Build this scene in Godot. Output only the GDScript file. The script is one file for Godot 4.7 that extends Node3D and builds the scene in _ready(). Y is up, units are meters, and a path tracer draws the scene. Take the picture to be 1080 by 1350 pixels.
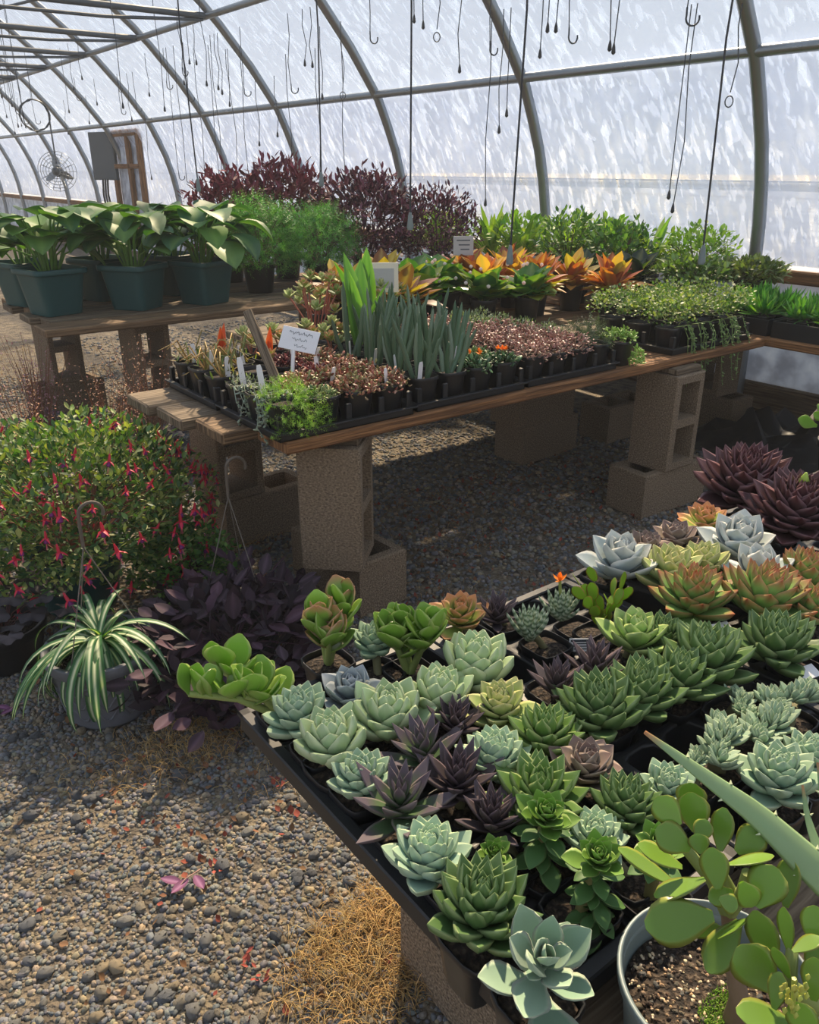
extends Node3D
# A plant nursery tunnel. World axes: x points across to the side wall, -z runs down the tunnel, y is up, metres.

var rng := RandomNumberGenerator.new()
var taken := {}
var M := {}
var S := {}


class MB:
	var v := PackedVector3Array()
	var c := PackedColorArray()
	var uv := PackedVector2Array()
	var ix := PackedInt32Array()

	func vert(p: Vector3, col := Color.WHITE, t := Vector2.ZERO) -> int:
		v.append(p)
		c.append(col)
		uv.append(t)
		return v.size() - 1

	func tri(a: int, b: int, d: int) -> void:
		ix.append(a)
		ix.append(b)
		ix.append(d)

	func quad(a: int, b: int, d: int, e: int) -> void:
		tri(a, b, d)
		tri(a, d, e)

	# turns the faces added since i0 outwards
	func outward(i0: int) -> void:
		var mid := Vector3.ZERO
		for i in range(i0, ix.size()):
			mid += v[ix[i]]
		mid /= maxf(1.0, ix.size() - i0)
		var vol := 0.0
		for i in range(i0, ix.size(), 3):
			vol += (v[ix[i]] - mid).dot((v[ix[i + 2]] - mid).cross(v[ix[i + 1]] - mid))
		if vol < 0.0:
			for i in range(i0, ix.size(), 3):
				var s := ix[i + 1]
				ix[i + 1] = ix[i + 2]
				ix[i + 2] = s

	# rows of points joined into a surface
	func skin(rows: Array, cols: Array, closed: bool, cap0 := false, cap1 := false) -> void:
		var i0 := ix.size()
		var base := []
		for r in rows.size():
			base.append(v.size())
			var row: PackedVector3Array = rows[r]
			for k in row.size():
				vert(row[k], cols[r][k] if cols[r] is Array else cols[r], Vector2(float(k) / row.size(), float(r) / rows.size()))
		var m: int = rows[0].size()
		for r in rows.size() - 1:
			for k in (m if closed else m - 1):
				var k2 := (k + 1) % m
				quad(base[r] + k, base[r] + k2, base[r + 1] + k2, base[r + 1] + k)
		if cap0:
			cap(rows[0], cols[0])
		if cap1:
			cap(rows[rows.size() - 1], cols[rows.size() - 1])
		if closed:
			outward(i0)

	func cap(row: PackedVector3Array, col) -> void:
		var mid := Vector3.ZERO
		for p in row:
			mid += p
		var one: Color = col[0] if col is Array else col
		var a := vert(mid / row.size(), one)
		var b := v.size()
		for p in row:
			vert(p, one)
		for k in row.size():
			tri(a, b + k, b + (k + 1) % row.size())

	func tube(pts: Array, rad, sides := 6, col := Color.WHITE, caps := true) -> void:
		var rows := []
		var cols := []
		var side := Vector3.ZERO
		for i in pts.size():
			var dir: Vector3 = (pts[mini(i + 1, pts.size() - 1)] - pts[maxi(i - 1, 0)]).normalized()
			if side == Vector3.ZERO:
				side = dir.cross(Vector3.UP if absf(dir.y) < 0.9 else Vector3.RIGHT).normalized()
			side = (side - dir * side.dot(dir)).normalized()
			var other := dir.cross(side)
			var r: float = rad[i] if rad is Array else rad
			var row := PackedVector3Array()
			for k in sides:
				var a := TAU * k / sides
				row.append(pts[i] + (side * cos(a) + other * sin(a)) * r)
			rows.append(row)
			cols.append(col)
		skin(rows, cols, true, caps, caps)

	# a profile of (radius, height) turned round; power above 2 makes it square
	func lathe(prof: Array, segs: int, col := Color.WHITE, power := 2.0, at := Vector3.ZERO) -> void:
		var rows := []
		var cols := []
		for q in prof:
			var row := PackedVector3Array()
			for k in segs:
				var a := TAU * (k + 0.5) / segs
				var f := 1.0 / pow(pow(absf(cos(a)), power) + pow(absf(sin(a)), power), 1.0 / power)
				row.append(at + Vector3(cos(a) * q.x * f, q.y, sin(a) * q.x * f))
			rows.append(row)
			cols.append(col)
		skin(rows, cols, true)

	func flat_quad(a: Vector3, b: Vector3, d: Vector3, e: Vector3, w: float, h: float, col: Color, off: Vector2) -> void:
		var i := vert(a, col, off)
		vert(b, col, off + Vector2(w, 0))
		vert(d, col, off + Vector2(w, h))
		vert(e, col, off + Vector2(0, h))
		quad(i, i + 1, i + 2, i + 3)

	# a box with chamfered edges; texture runs in metres, along the longest side
	func box(mid: Vector3, size: Vector3, turn := Basis(), bev := 0.003, col := Color.WHITE) -> void:
		var i0 := ix.size()
		var h := size / 2.0
		bev = minf(bev, minf(h.x, minf(h.y, h.z)) * 0.45)
		var off := Vector2(mid.x * 1.7 + mid.z * 0.9, mid.z * 2.3 + mid.y)
		var pt := func(s: Vector3, keep: int) -> Vector3:
			var q := Vector3(h.x - bev, h.y - bev, h.z - bev)
			q[keep] = h[keep]
			return mid + turn * (q * s)
		var long := 0 if size.x >= size.z and size.x >= size.y else (2 if size.z >= size.y else 1)
		for ax in 3:
			var u := (ax + 1) % 3
			var w := (ax + 2) % 3
			if w == long:
				var s := u
				u = w
				w = s
			for sg in [-1.0, 1.0]:
				var cs := []
				for q in [[-1, -1], [1, -1], [1, 1], [-1, 1]]:
					var s := Vector3.ZERO
					s[ax] = sg
					s[u] = q[0]
					s[w] = q[1]
					cs.append(pt.call(s, ax))
				flat_quad(cs[0], cs[1], cs[2], cs[3], size[u], size[w], col, off)
		for ax in 3:
			var u := (ax + 1) % 3
			var w := (ax + 2) % 3
			for su in [-1.0, 1.0]:
				for sw in [-1.0, 1.0]:
					var s0 := Vector3.ZERO
					s0[u] = su
					s0[w] = sw
					var s1 := s0
					s0[ax] = -1
					s1[ax] = 1
					flat_quad(pt.call(s0, u), pt.call(s1, u), pt.call(s1, w), pt.call(s0, w), size[ax], 0.01, col, off)
		for sx in [-1.0, 1.0]:
			for sy in [-1.0, 1.0]:
				for sz in [-1.0, 1.0]:
					var s := Vector3(sx, sy, sz)
					var i := vert(pt.call(s, 0), col, off)
					vert(pt.call(s, 1), col, off)
					vert(pt.call(s, 2), col, off)
					tri(i, i + 1, i + 2)
		# each face is turned outwards by itself
		for i in range(i0, ix.size(), 3):
			var a := v[ix[i]]
			var nrm := (v[ix[i + 2]] - a).cross(v[ix[i + 1]] - a)
			if nrm.dot((a + v[ix[i + 1]] + v[ix[i + 2]]) / 3.0 - mid) < 0.0:
				var s := ix[i + 1]
				ix[i + 1] = ix[i + 2]
				ix[i + 2] = s

	# a fleshy leaf of length 1 along +z, upper side +y. prof: half widths
	func fleshy(prof: Array, th: float, bend: float, cup: float, cb: Color, ct: Color, ce: Color, tip := 0.75, ns := 7, m := 8) -> void:
		var rows := []
		var cols := []
		var p := Vector3.ZERO
		for i in ns + 1:
			var t := float(i) / ns
			var f := t * (prof.size() - 1)
			var k0 := mini(int(f), prof.size() - 2)
			var w: float = lerpf(prof[k0], prof[k0 + 1], f - k0)
			var phi := bend * t
			var up := Vector3(0, cos(phi), -sin(phi))
			if i:
				p += Vector3(0, sin(phi), cos(phi)) / ns
			var row := PackedVector3Array()
			var rc := []
			var thick := th * minf(1.0, 0.35 + w / maxf(0.001, prof.max()) * 0.65)
			if i == ns:
				thick *= 0.25
			for k in m:
				var a := TAU * k / m
				var sx := cos(a)
				var sy := sin(a)
				row.append(p + Vector3.RIGHT * w * sx + up * (sy * thick * (0.45 if sy > 0 else 1.0) + cup * w * sx * sx))
				var col := cb.lerp(ct, smoothstep(tip - 0.12, tip + 0.12, t))
				if absf(sx) > 0.9:
					col = col.lerp(ce, 0.85)
				rc.append(col)
			rows.append(row)
			cols.append(rc)
		skin(rows, cols, true, false, true)

	# a thin leaf of length 1 along +z: a folded blade of five points across
	func blade(prof: Array, bend: float, fold: float, cm: Color, cs: Color, ce: Color, ns := 6, wave := 0.0, at := Transform3D()) -> void:
		var rows := []
		var cols := []
		var p := Vector3.ZERO
		for i in ns + 1:
			var t := float(i) / ns
			var f := t * (prof.size() - 1)
			var k0 := mini(int(f), prof.size() - 2)
			var w: float = lerpf(prof[k0], prof[k0 + 1], f - k0)
			var phi := bend * t
			var up := Vector3(0, cos(phi), -sin(phi))
			if i:
				p += Vector3(0, sin(phi), cos(phi)) / ns
			var row := PackedVector3Array()
			for s in [-1.0, -0.5, 0.0, 0.5, 1.0]:
				row.append(at * (p + Vector3.RIGHT * w * s + up * (absf(s) * w * fold + wave * w * sin(t * 9.0 + s * 2.0) * absf(s))))
			rows.append(row)
			cols.append([ce, cs, cm, cs, ce])
		skin(rows, cols, false)

	func mesh() -> ArrayMesh:
		var n := PackedVector3Array()
		n.resize(v.size())
		for i in range(0, ix.size(), 3):
			var a := v[ix[i]]
			var nn := (v[ix[i + 2]] - a).cross(v[ix[i + 1]] - a)
			n[ix[i]] += nn
			n[ix[i + 1]] += nn
			n[ix[i + 2]] += nn
		for i in n.size():
			n[i] = n[i].normalized() if n[i].length_squared() > 1e-24 else Vector3.UP
		var arr := []
		arr.resize(Mesh.ARRAY_MAX)
		arr[Mesh.ARRAY_VERTEX] = v
		arr[Mesh.ARRAY_NORMAL] = n
		arr[Mesh.ARRAY_COLOR] = c
		arr[Mesh.ARRAY_TEX_UV] = uv
		arr[Mesh.ARRAY_INDEX] = ix
		var me := ArrayMesh.new()
		me.add_surface_from_arrays(Mesh.PRIMITIVE_TRIANGLES, arr)
		return me


# ---------- small helpers

func rn(a: float, b: float) -> float:
	return rng.randf_range(a, b)


func L(hex: String) -> Color:
	return Color(hex).srgb_to_linear()


func vary(c: Color, s := 0.12) -> Color:
	var f := rn(1.0 - s, 1.0 + s)
	return Color(c.r * f * rn(1.0 - s * 0.5, 1.0 + s * 0.5), c.g * f, c.b * f * rn(1.0 - s * 0.5, 1.0 + s * 0.5))


func numbered(called: String) -> String:
	if not taken.has(called):
		taken[called] = 0
		return called
	taken[called] += 1
	return "%s_%03d" % [called, taken[called]]


func tag(o: Node, label: String, category: String, group := "") -> void:
	o.set_meta("label", label)
	o.set_meta("category", category)
	if group:
		o.set_meta("group", group)


func thing(called: String, label: String, category: String, at := Vector3.ZERO, turn := 0.0, group := "") -> Node3D:
	var o := Node3D.new()
	o.name = numbered(called)
	add_child(o)
	o.position = at
	o.rotation.y = turn
	tag(o, label, category, group)
	return o


func part(called: String, me: Mesh, m: Material, parent: Node, t := Transform3D()) -> MeshInstance3D:
	var o := MeshInstance3D.new()
	o.name = called if parent != self else numbered(called)
	o.mesh = me
	o.material_override = m
	o.transform = t
	parent.add_child(o, true)
	return o


func structure(called: String, me: Mesh, m: Material) -> MeshInstance3D:
	var o := part(called, me, m, self)
	o.set_meta("kind", "structure")
	return o


func copies(called: String, me: Mesh, m: Material, parent: Node, where: Array, cols: Array, stuff := true) -> MultiMeshInstance3D:
	var mm := MultiMesh.new()
	mm.transform_format = MultiMesh.TRANSFORM_3D
	mm.use_colors = true
	mm.mesh = me
	mm.instance_count = where.size()
	for i in where.size():
		mm.set_instance_transform(i, where[i])
		mm.set_instance_color(i, cols[i])
	var o := MultiMeshInstance3D.new()
	o.name = called if parent != self else numbered(called)
	o.multimesh = mm
	o.material_override = m
	if stuff:
		o.set_meta("kind", "stuff")
	parent.add_child(o, true)
	return o


# a turn that takes +z to dir with +y as near to up as can be
func aim(dir: Vector3, up := Vector3.UP) -> Basis:
	var z := dir.normalized()
	var x := up.cross(z)
	if x.length() < 0.01:
		x = Vector3.RIGHT.cross(z) if absf(z.x) < 0.9 else Vector3.FORWARD.cross(z)
	x = x.normalized()
	return Basis(x, z.cross(x), z)


func mat(called: String, hex: String, rough: float, opts := {}) -> StandardMaterial3D:
	var m := StandardMaterial3D.new()
	m.resource_name = called
	m.albedo_color = Color(hex)
	m.roughness = rough
	m.cull_mode = BaseMaterial3D.CULL_DISABLED
	for k in opts:
		m.set(k, opts[k])
	M[called] = m
	return m


func leafy(called: String, rough: float, light: Color, sheen := 0.0) -> void:
	var m := mat(called, "ffffff", rough, {"vertex_color_use_as_albedo": true})
	if light.get_luminance() > 0.01:
		m.backlight_enabled = true
		m.backlight = light
	if sheen > 0.0:
		m.rim_enabled = true
		m.rim = sheen


func noise(freq: float, oct := 4, seed_ := 1, kind := FastNoiseLite.TYPE_SIMPLEX_SMOOTH) -> FastNoiseLite:
	var n := FastNoiseLite.new()
	n.noise_type = kind
	n.frequency = freq
	n.fractal_octaves = oct
	n.seed = seed_
	return n


# a picture computed from a rule: f(x, y) -> Color
func picture(w: int, h: int, f: Callable) -> ImageTexture:
	var im := Image.create(w, h, false, Image.FORMAT_RGBA8)
	for y in h:
		for x in w:
			im.set_pixel(x, y, f.call(x, y))
	return ImageTexture.create_from_image(im)


func ramp_noise(freq: float, size: int, stops: Array, seed_ := 3, as_normal := false, oct := 5) -> NoiseTexture2D:
	var t := NoiseTexture2D.new()
	t.width = size
	t.height = size
	t.seamless = true
	t.noise = noise(freq, oct, seed_)
	t.as_normal_map = as_normal
	if stops:
		var g := Gradient.new()
		g.offsets = PackedFloat32Array(stops.map(func(s): return s[0]))
		g.colors = PackedColorArray(stops.map(func(s): return Color(s[1])))
		t.color_ramp = g
	return t


# ---------- camera, sky, sun

func view_and_light() -> void:
	var cam := Camera3D.new()
	cam.name = "camera"
	add_child(cam)
	cam.position = Vector3(0, 1.32, 0)
	cam.rotation_degrees = Vector3(-23.2, -37.5, 0)
	cam.fov = 64.97
	cam.near = 0.02
	cam.far = 400.0
	cam.current = true
	var env := Environment.new()
	env.background_mode = Environment.BG_SKY
	var sky := Sky.new()
	var sm := ProceduralSkyMaterial.new()
	sm.sky_top_color = Color("c3d2e6")
	sm.sky_horizon_color = Color("d3deec")
	sm.ground_bottom_color = Color("b0aca2")
	sm.ground_horizon_color = Color("d9dcdc")
	sm.sun_angle_max = 0.0
	sm.energy_multiplier = 0.85
	sky.sky_material = sm
	env.sky = sky
	env.tonemap_mode = Environment.TONE_MAPPER_LINEAR
	env.tonemap_exposure = 1.55
	env.volumetric_fog_enabled = true
	env.volumetric_fog_density = 0.005
	env.volumetric_fog_albedo = Color("e2e9f4")
	env.sdfgi_enabled = true
	env.ssao_enabled = true
	env.ssil_enabled = true
	var we := WorldEnvironment.new()
	we.name = "world_environment"
	we.environment = env
	add_child(we)
	var sun := DirectionalLight3D.new()
	sun.name = "sun"
	add_child(sun)
	# the sun stands beyond the side wall, a little to the right of where the camera looks
	var from := Vector3(0.70 * cos(0.80), sin(0.80), -0.714 * cos(0.80))
	sun.basis = Basis.looking_at(-from, Vector3.UP)
	sun.light_color = Color("ffe6c2")
	sun.light_energy = 3.7
	sun.light_angular_distance = 2.2
	sun.shadow_enabled = true
	sun.sky_mode = DirectionalLight3D.SKY_MODE_LIGHT_ONLY


# ---------- materials

func materials() -> void:
	leafy("fleshy", 0.4, Color(0.55, 0.6, 0.34))
	leafy("waxy", 0.6, Color(0.3, 0.34, 0.3))
	leafy("jade", 0.24, Color(0.86, 0.9, 0.42))
	leafy("thin", 0.52, Color(0.78, 0.85, 0.4))
	leafy("dull_thin", 0.8, Color(0.3, 0.3, 0.27))
	leafy("fuzzy", 0.9, Color(0.3, 0.34, 0.3), 0.5)
	leafy("petal", 0.5, Color(0.8, 0.6, 0.6))
	leafy("plain", 0.8, Color.BLACK)
	leafy("stem", 0.7, Color.BLACK)
	mat("black_plastic", "15171b", 0.38)
	mat("tray_plastic", "17191d", 0.46)
	mat("grey_pot", "5d6068", 0.6, {"heightmap_enabled": true, "heightmap_texture": ramp_noise(0.02, 256, [], 11), "heightmap_scale": 0.12, "uv1_triplanar": true, "uv1_scale": Vector3(6, 6, 6)})
	mat("green_pot", "17494a", 0.5)
	mat("nursery_pot", "6f7c7c", 0.45)
	mat("tag_plastic", "e3e2e4", 0.5, {"backlight_enabled": true, "backlight": Color(0.6, 0.6, 0.6)})
	mat("cream_plastic", "d8d0bc", 0.5)
	mat("grey_panel", "a9a8a6", 0.6)
	mat("ink", "2c3440", 0.7)
	mat("steel", "8b9298", 0.42, {"metallic": 0.75, "roughness_texture": ramp_noise(0.01, 256, [[0.0, "909090"], [1.0, "ffffff"]], 5), "uv1_triplanar": true})
	mat("dark_steel", "4f565c", 0.5, {"metallic": 0.5})
	mat("wire", "3a4046", 0.5, {"metallic": 0.3})
	mat("cable", "23262b", 0.5)
	mat("dark_sheet", "2a2c30", 0.45)
	mat("soil", "2c2420", 0.95, {"albedo_texture": ramp_noise(0.05, 256, [[0.25, "3a2c22"], [0.5, "6a5a4a"], [0.62, "b9a892"], [0.8, "f0e6d6"]], 8), "uv1_triplanar": true, "uv1_scale": Vector3(9, 9, 9), "albedo_color": Color("5e564f"), "heightmap_enabled": true, "heightmap_texture": ramp_noise(0.05, 256, [], 8), "heightmap_scale": 0.5})
	var block_grain := ramp_noise(0.09, 512, [[0.2, "6f665c"], [0.45, "a0968a"], [0.6, "aaa093"], [0.85, "d2c8ba"]], 21)
	mat("concrete", "c3b5a3", 0.95, {"albedo_texture": block_grain, "uv1_world_triplanar": true, "uv1_triplanar": true, "uv1_scale": Vector3(3, 3, 3), "heightmap_enabled": true, "heightmap_texture": ramp_noise(0.12, 512, [], 22), "heightmap_scale": 0.35})
	var fibre := noise(0.02, 4, 31)
	var fine := noise(0.11, 3, 32)
	var grain := picture(1024, 256, func(x, y):
		var a := fibre.get_noise_2d(x * 0.12, y * 3.0 + 14.0 * fibre.get_noise_2d(x * 0.25, y * 0.5))
		var b := fine.get_noise_2d(x * 0.08, y * 3.0)
		var g := clampf(0.62 + a * 0.55 + b * 0.35, 0.0, 1.0)
		return Color(0.32, 0.26, 0.2).lerp(Color(0.98, 0.92, 0.84), g))
	for w in [["wood", "938069"], ["wood_grey", "8c8478"], ["wood_warm", "a37c56"]]:
		mat(w[0], w[1], 0.85, {"albedo_texture": grain, "uv1_scale": Vector3(0.7, 3.2, 1), "heightmap_enabled": true, "heightmap_texture": grain, "heightmap_scale": 0.25})
	# plastic film with dried runs of condensation
	var runs := noise(0.02, 3, 41)
	var drops := noise(0.05, 2, 42)
	var clouds := noise(0.006, 3, 43)
	var film := picture(1024, 1024, func(x, y):
		var warp := 10.0 * clouds.get_noise_2d(x * 2.0, y * 2.0)
		var a := runs.get_noise_2d(x * 1.6 + warp + y * 0.25, y * 0.55)
		var b := drops.get_noise_2d(x * 1.5 + y * 0.4, y * 0.55 + 300.0)
		var q := clouds.get_noise_2d(x, y + 900.0)
		var f := smoothstep(0.24, 0.36, a + 0.35 * q) * 0.65 + smoothstep(0.26, 0.36, b + 0.25 * q) * 0.65
		var al := clampf(0.88 + 0.08 * q - 0.6 * f, 0.0, 1.0)
		return Color(0.84, 0.88, 0.95, al))
	mat("clear_film", "fbfcffb0", 0.4, {"albedo_texture": film, "transparency": BaseMaterial3D.TRANSPARENCY_ALPHA, "backlight_enabled": true, "backlight": Color(0.46, 0.5, 0.56)})
	mat("side_panel", "dfe2e6", 0.5, {"backlight_enabled": true, "backlight": Color(0.75, 0.78, 0.82), "albedo_texture": ramp_noise(0.02, 512, [[0.2, "c8cad0"], [0.6, "eceef2"], [0.9, "ffffff"]], 51), "uv1_triplanar": true, "uv1_scale": Vector3(0.6, 0.6, 0.6)})
	mat("dirt", "ffffff", 0.95, {"albedo_texture": ramp_noise(0.012, 1024, [[0.15, "463f36"], [0.4, "5e564b"], [0.55, "695f51"], [0.75, "746a58"], [0.95, "534b3f"]], 61, false, 7), "uv1_world_triplanar": true, "uv1_triplanar": true, "uv1_scale": Vector3(0.9, 0.9, 0.9), "heightmap_enabled": true, "heightmap_texture": ramp_noise(0.06, 1024, [], 62), "heightmap_scale": 1.2})
	mat("pale_ground", "848c96", 0.95, {"albedo_texture": ramp_noise(0.03, 512, [[0.2, "c9c9c9"], [0.8, "ffffff"]], 63), "uv1_world_triplanar": true, "uv1_triplanar": true, "uv1_scale": Vector3(0.05, 0.05, 0.05)})
	mat("straw_field", "b3a682", 0.95)
	mat("far_film", "b6bfcc", 0.6)


# ---------- the tunnel

const ARCH := [Vector2(4.42, 0.0), Vector2(4.40, 0.6), Vector2(4.37, 1.0), Vector2(4.30, 1.35), Vector2(4.12, 1.78), Vector2(3.86, 2.13), Vector2(3.5, 2.53), Vector2(3.0, 2.95), Vector2(2.4, 3.3), Vector2(1.7, 3.58), Vector2(0.9, 3.77), Vector2(0.0, 3.84)]


func arch_curve() -> Array:
	var cv := Curve2D.new()
	for i in ARCH.size():
		var d: Vector2 = (ARCH[mini(i + 1, ARCH.size() - 1)] - ARCH[maxi(i - 1, 0)]) / 6.0
		cv.add_point(ARCH[i], -d, d)
	var out := []
	for i in 33:
		out.append(cv.sample_baked(cv.get_baked_length() * i / 32.0))
	return out


func roof_at(x: float) -> float:
	var a := arch_curve()
	for i in a.size() - 1:
		if absf(x) <= a[i].x and absf(x) >= a[i + 1].x:
			return lerpf(a[i + 1].y, a[i].y, (absf(x) - a[i + 1].x) / maxf(0.001, a[i].x - a[i + 1].x))
	return 3.84


func sheet(points: Array, z0: float, z1: float, nz: int) -> ArrayMesh:
	var mb := MB.new()
	var run := 0.0
	for i in points.size():
		if i:
			run += points[i].distance_to(points[i - 1])
		for k in nz + 1:
			var z := lerpf(z0, z1, float(k) / nz)
			mb.vert(Vector3(points[i].x, points[i].y, z), Color.WHITE, Vector2(z / 4.0, run / 4.0))
	for i in points.size() - 1:
		for k in nz:
			mb.quad(i * (nz + 1) + k, i * (nz + 1) + k + 1, (i + 1) * (nz + 1) + k + 1, (i + 1) * (nz + 1) + k)
	return mb.mesh()


func tunnel() -> void:
	var near := 4.5
	var far := -27.0
	var arc := arch_curve()
	var whole := []
	for p in arc:
		whole.append(p)
	for i in range(arc.size() - 2, -1, -1):
		whole.append(Vector2(-arc[i].x, arc[i].y))
	var out := whole.map(func(p): return p + Vector2(p.x * 0.009, 0.035 * smoothstep(1.6, 2.4, p.y)))
	var seam := 0
	while out[seam].y < 1.84:
		seam += 1
	# the two films meet on the purlin at 1.84 m
	var cut: Vector2 = out[seam - 1].lerp(out[seam], (1.84 - out[seam - 1].y) / (out[seam].y - out[seam - 1].y))
	out.insert(out.size() - seam, Vector2(-cut.x, cut.y))
	out.insert(seam, cut)
	var roof := out.slice(seam, out.size() - seam)
	var right := out.slice(0, seam + 1).filter(func(p): return p.y >= 0.7)
	var left := out.slice(out.size() - seam - 1)
	var ceil_node := structure("ceiling", sheet(roof, near, far, 1), M.clear_film)
	var wr := structure("wall_right", sheet(right, near, far, 1), M.clear_film)
	# the roll-up curtain: a second layer of the same film hung outside the first
	var curtain := right.map(func(p): return p + Vector2(0.05, 0.0))
	part("side_curtain", sheet(curtain, near, far, 1), M.clear_film, wr, Transform3D(Basis(), Vector3(0, 0, 0.37)))
	structure("wall_left", sheet(left, near, far, 1), M.clear_film)
	for e in [["wall_near", near], ["wall_far", far]]:
		var mb := MB.new()
		var mid := mb.vert(Vector3(0, 1.2, e[1]), Color.WHITE, Vector2(0, 0.3))
		for p in out:
			mb.vert(Vector3(p.x, p.y, e[1]), Color.WHITE, Vector2(p.x / 4.0, p.y / 4.0))
		for i in out.size() - 1:
			mb.tri(mid, mid + 1 + i, mid + 2 + i)
		structure(e[0], mb.mesh(), M.clear_film)
	# hoops: galvanised tubes every 1.6 m
	var hoop_mb := MB.new()
	hoop_mb.tube(whole.map(func(p): return Vector3(p.x, p.y, 0)), 0.036, 10)
	var hoop := hoop_mb.mesh()
	var z := 3.86
	while z > far:
		part("hoop", hoop, M.steel, ceil_node, Transform3D(Basis(), Vector3(0, 0, z)))
		z -= 1.6
	for q in [[4.07, 1.84], [3.46, 2.5]]:
		for s in [-1.0, 1.0]:
			var mb := MB.new()
			mb.tube([Vector3(q[0] * s, q[1], near - 0.1), Vector3(q[0] * s, q[1], far + 0.1)], 0.028, 8)
			part("purlin", mb.mesh(), M.steel, ceil_node)
	# cross ties under the arch, each with its doubled tube and strut
	var tie := MB.new()
	tie.tube([Vector3(3.44, 2.5, 0), Vector3(-3.44, 2.5, 0)], 0.026, 8)
	tie.tube([Vector3(3.42, 2.47, 0), Vector3(2.6, 2.42, 0), Vector3(0, 2.4, 0), Vector3(-3.42, 2.47, 0)], 0.014, 6)
	var tie_me := tie.mesh()
	z = -7.34
	while z > far:
		part("cross_tie", tie_me, M.dark_steel, ceil_node, Transform3D(Basis(), Vector3(0, 0, z)))
		z -= 1.6
	for q in [[-7.34, 2.5, 2.9], [-10.54, 2.5, 2.7]]:
		var mb := MB.new()
		mb.tube([Vector3(1.4, 2.5, q[0]), Vector3(3.05, 2.95, q[0] + 0.8)], 0.014, 6)
		part("brace", mb.mesh(), M.dark_steel, ceil_node)
	# the fixing strip where the film changes, and the lower board
	var rail := MB.new()
	rail.box(Vector3(4.41, 0.77, (near + far) / 2), Vector3(0.05, 0.07, near - far), Basis(), 0.008)
	part("rail", rail.mesh(), M.wood_warm, wr)
	var foot := MB.new()
	foot.box(Vector3(4.46, 0.06, (near + far) / 2), Vector3(0.05, 0.2, near - far), Basis(), 0.008)
	part("ground_board", foot.mesh(), M.wood_grey, wr)
	z = near
	while z > far + 3.0:
		var pn := MB.new()
		pn.box(Vector3(4.47, 0.44, z - 1.2), Vector3(0.012, 0.62, 2.39), Basis(), 0.003)
		part("lower_panel", pn.mesh(), M.side_panel, wr)
		z -= 2.4
	# a side curtain pole rides behind the hoops
	var pole := MB.new()
	pole.tube([Vector3(4.43, 1.25, near), Vector3(4.43, 1.25, far)], 0.004, 6)
	part("curtain_cord", pole.mesh(), M.wire, wr)
	# floor, then the land outside
	var fl := MB.new()
	fl.box(Vector3(0, -0.15, (near + far) / 2), Vector3(8.95, 0.3, near - far), Basis(), 0.01)
	var floor_node := structure("floor", fl.mesh(), M.dirt)
	gravel(floor_node)
	var land := MB.new()
	land.box(Vector3(60, -0.16, 0), Vector3(111, 0.3, 200), Basis(), 0.01)
	land.box(Vector3(-60, -0.16, 0), Vector3(111, 0.3, 200), Basis(), 0.01)
	structure("floor_outside", land.mesh(), M.pale_ground)
	var field := MB.new()
	field.box(Vector3(70, 0.2, 0), Vector3(40, 0.7, 190), Basis(), 0.2)
	var f := part("straw_bank", field.mesh(), M.straw_field, self)
	tag(f, "pale yellow strip of dry field seen through the side film", "field")


func pebble(seed_: int, flat: float) -> ArrayMesh:
	var r := RandomNumberGenerator.new()
	r.seed = seed_
	var mb := MB.new()
	var rows := []
	var cols := []
	for i in 5:
		var row := PackedVector3Array()
		var lat := -PI / 2 + PI * i / 4.0
		for k in 6:
			var a := TAU * (k + 0.5 * (i % 2)) / 6.0
			var rad := (0.08 if i == 0 or i == 4 else cos(lat)) * r.randf_range(0.75, 1.15)
			row.append(Vector3(cos(a) * rad, sin(lat) * flat * r.randf_range(0.8, 1.1), sin(a) * rad * 0.75))
		rows.append(row)
		cols.append(Color.WHITE)
	mb.skin(rows, cols, true)
	return mb.mesh()


func stone_color() -> Color:
	var k := rng.randf()
	var c: Color = L("6d6e6f") if k < 0.45 else (L("5c5f63") if k < 0.66 else (L("7f786b") if k < 0.88 else L("8b7f69")))
	return vary(c, 0.22)


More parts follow.
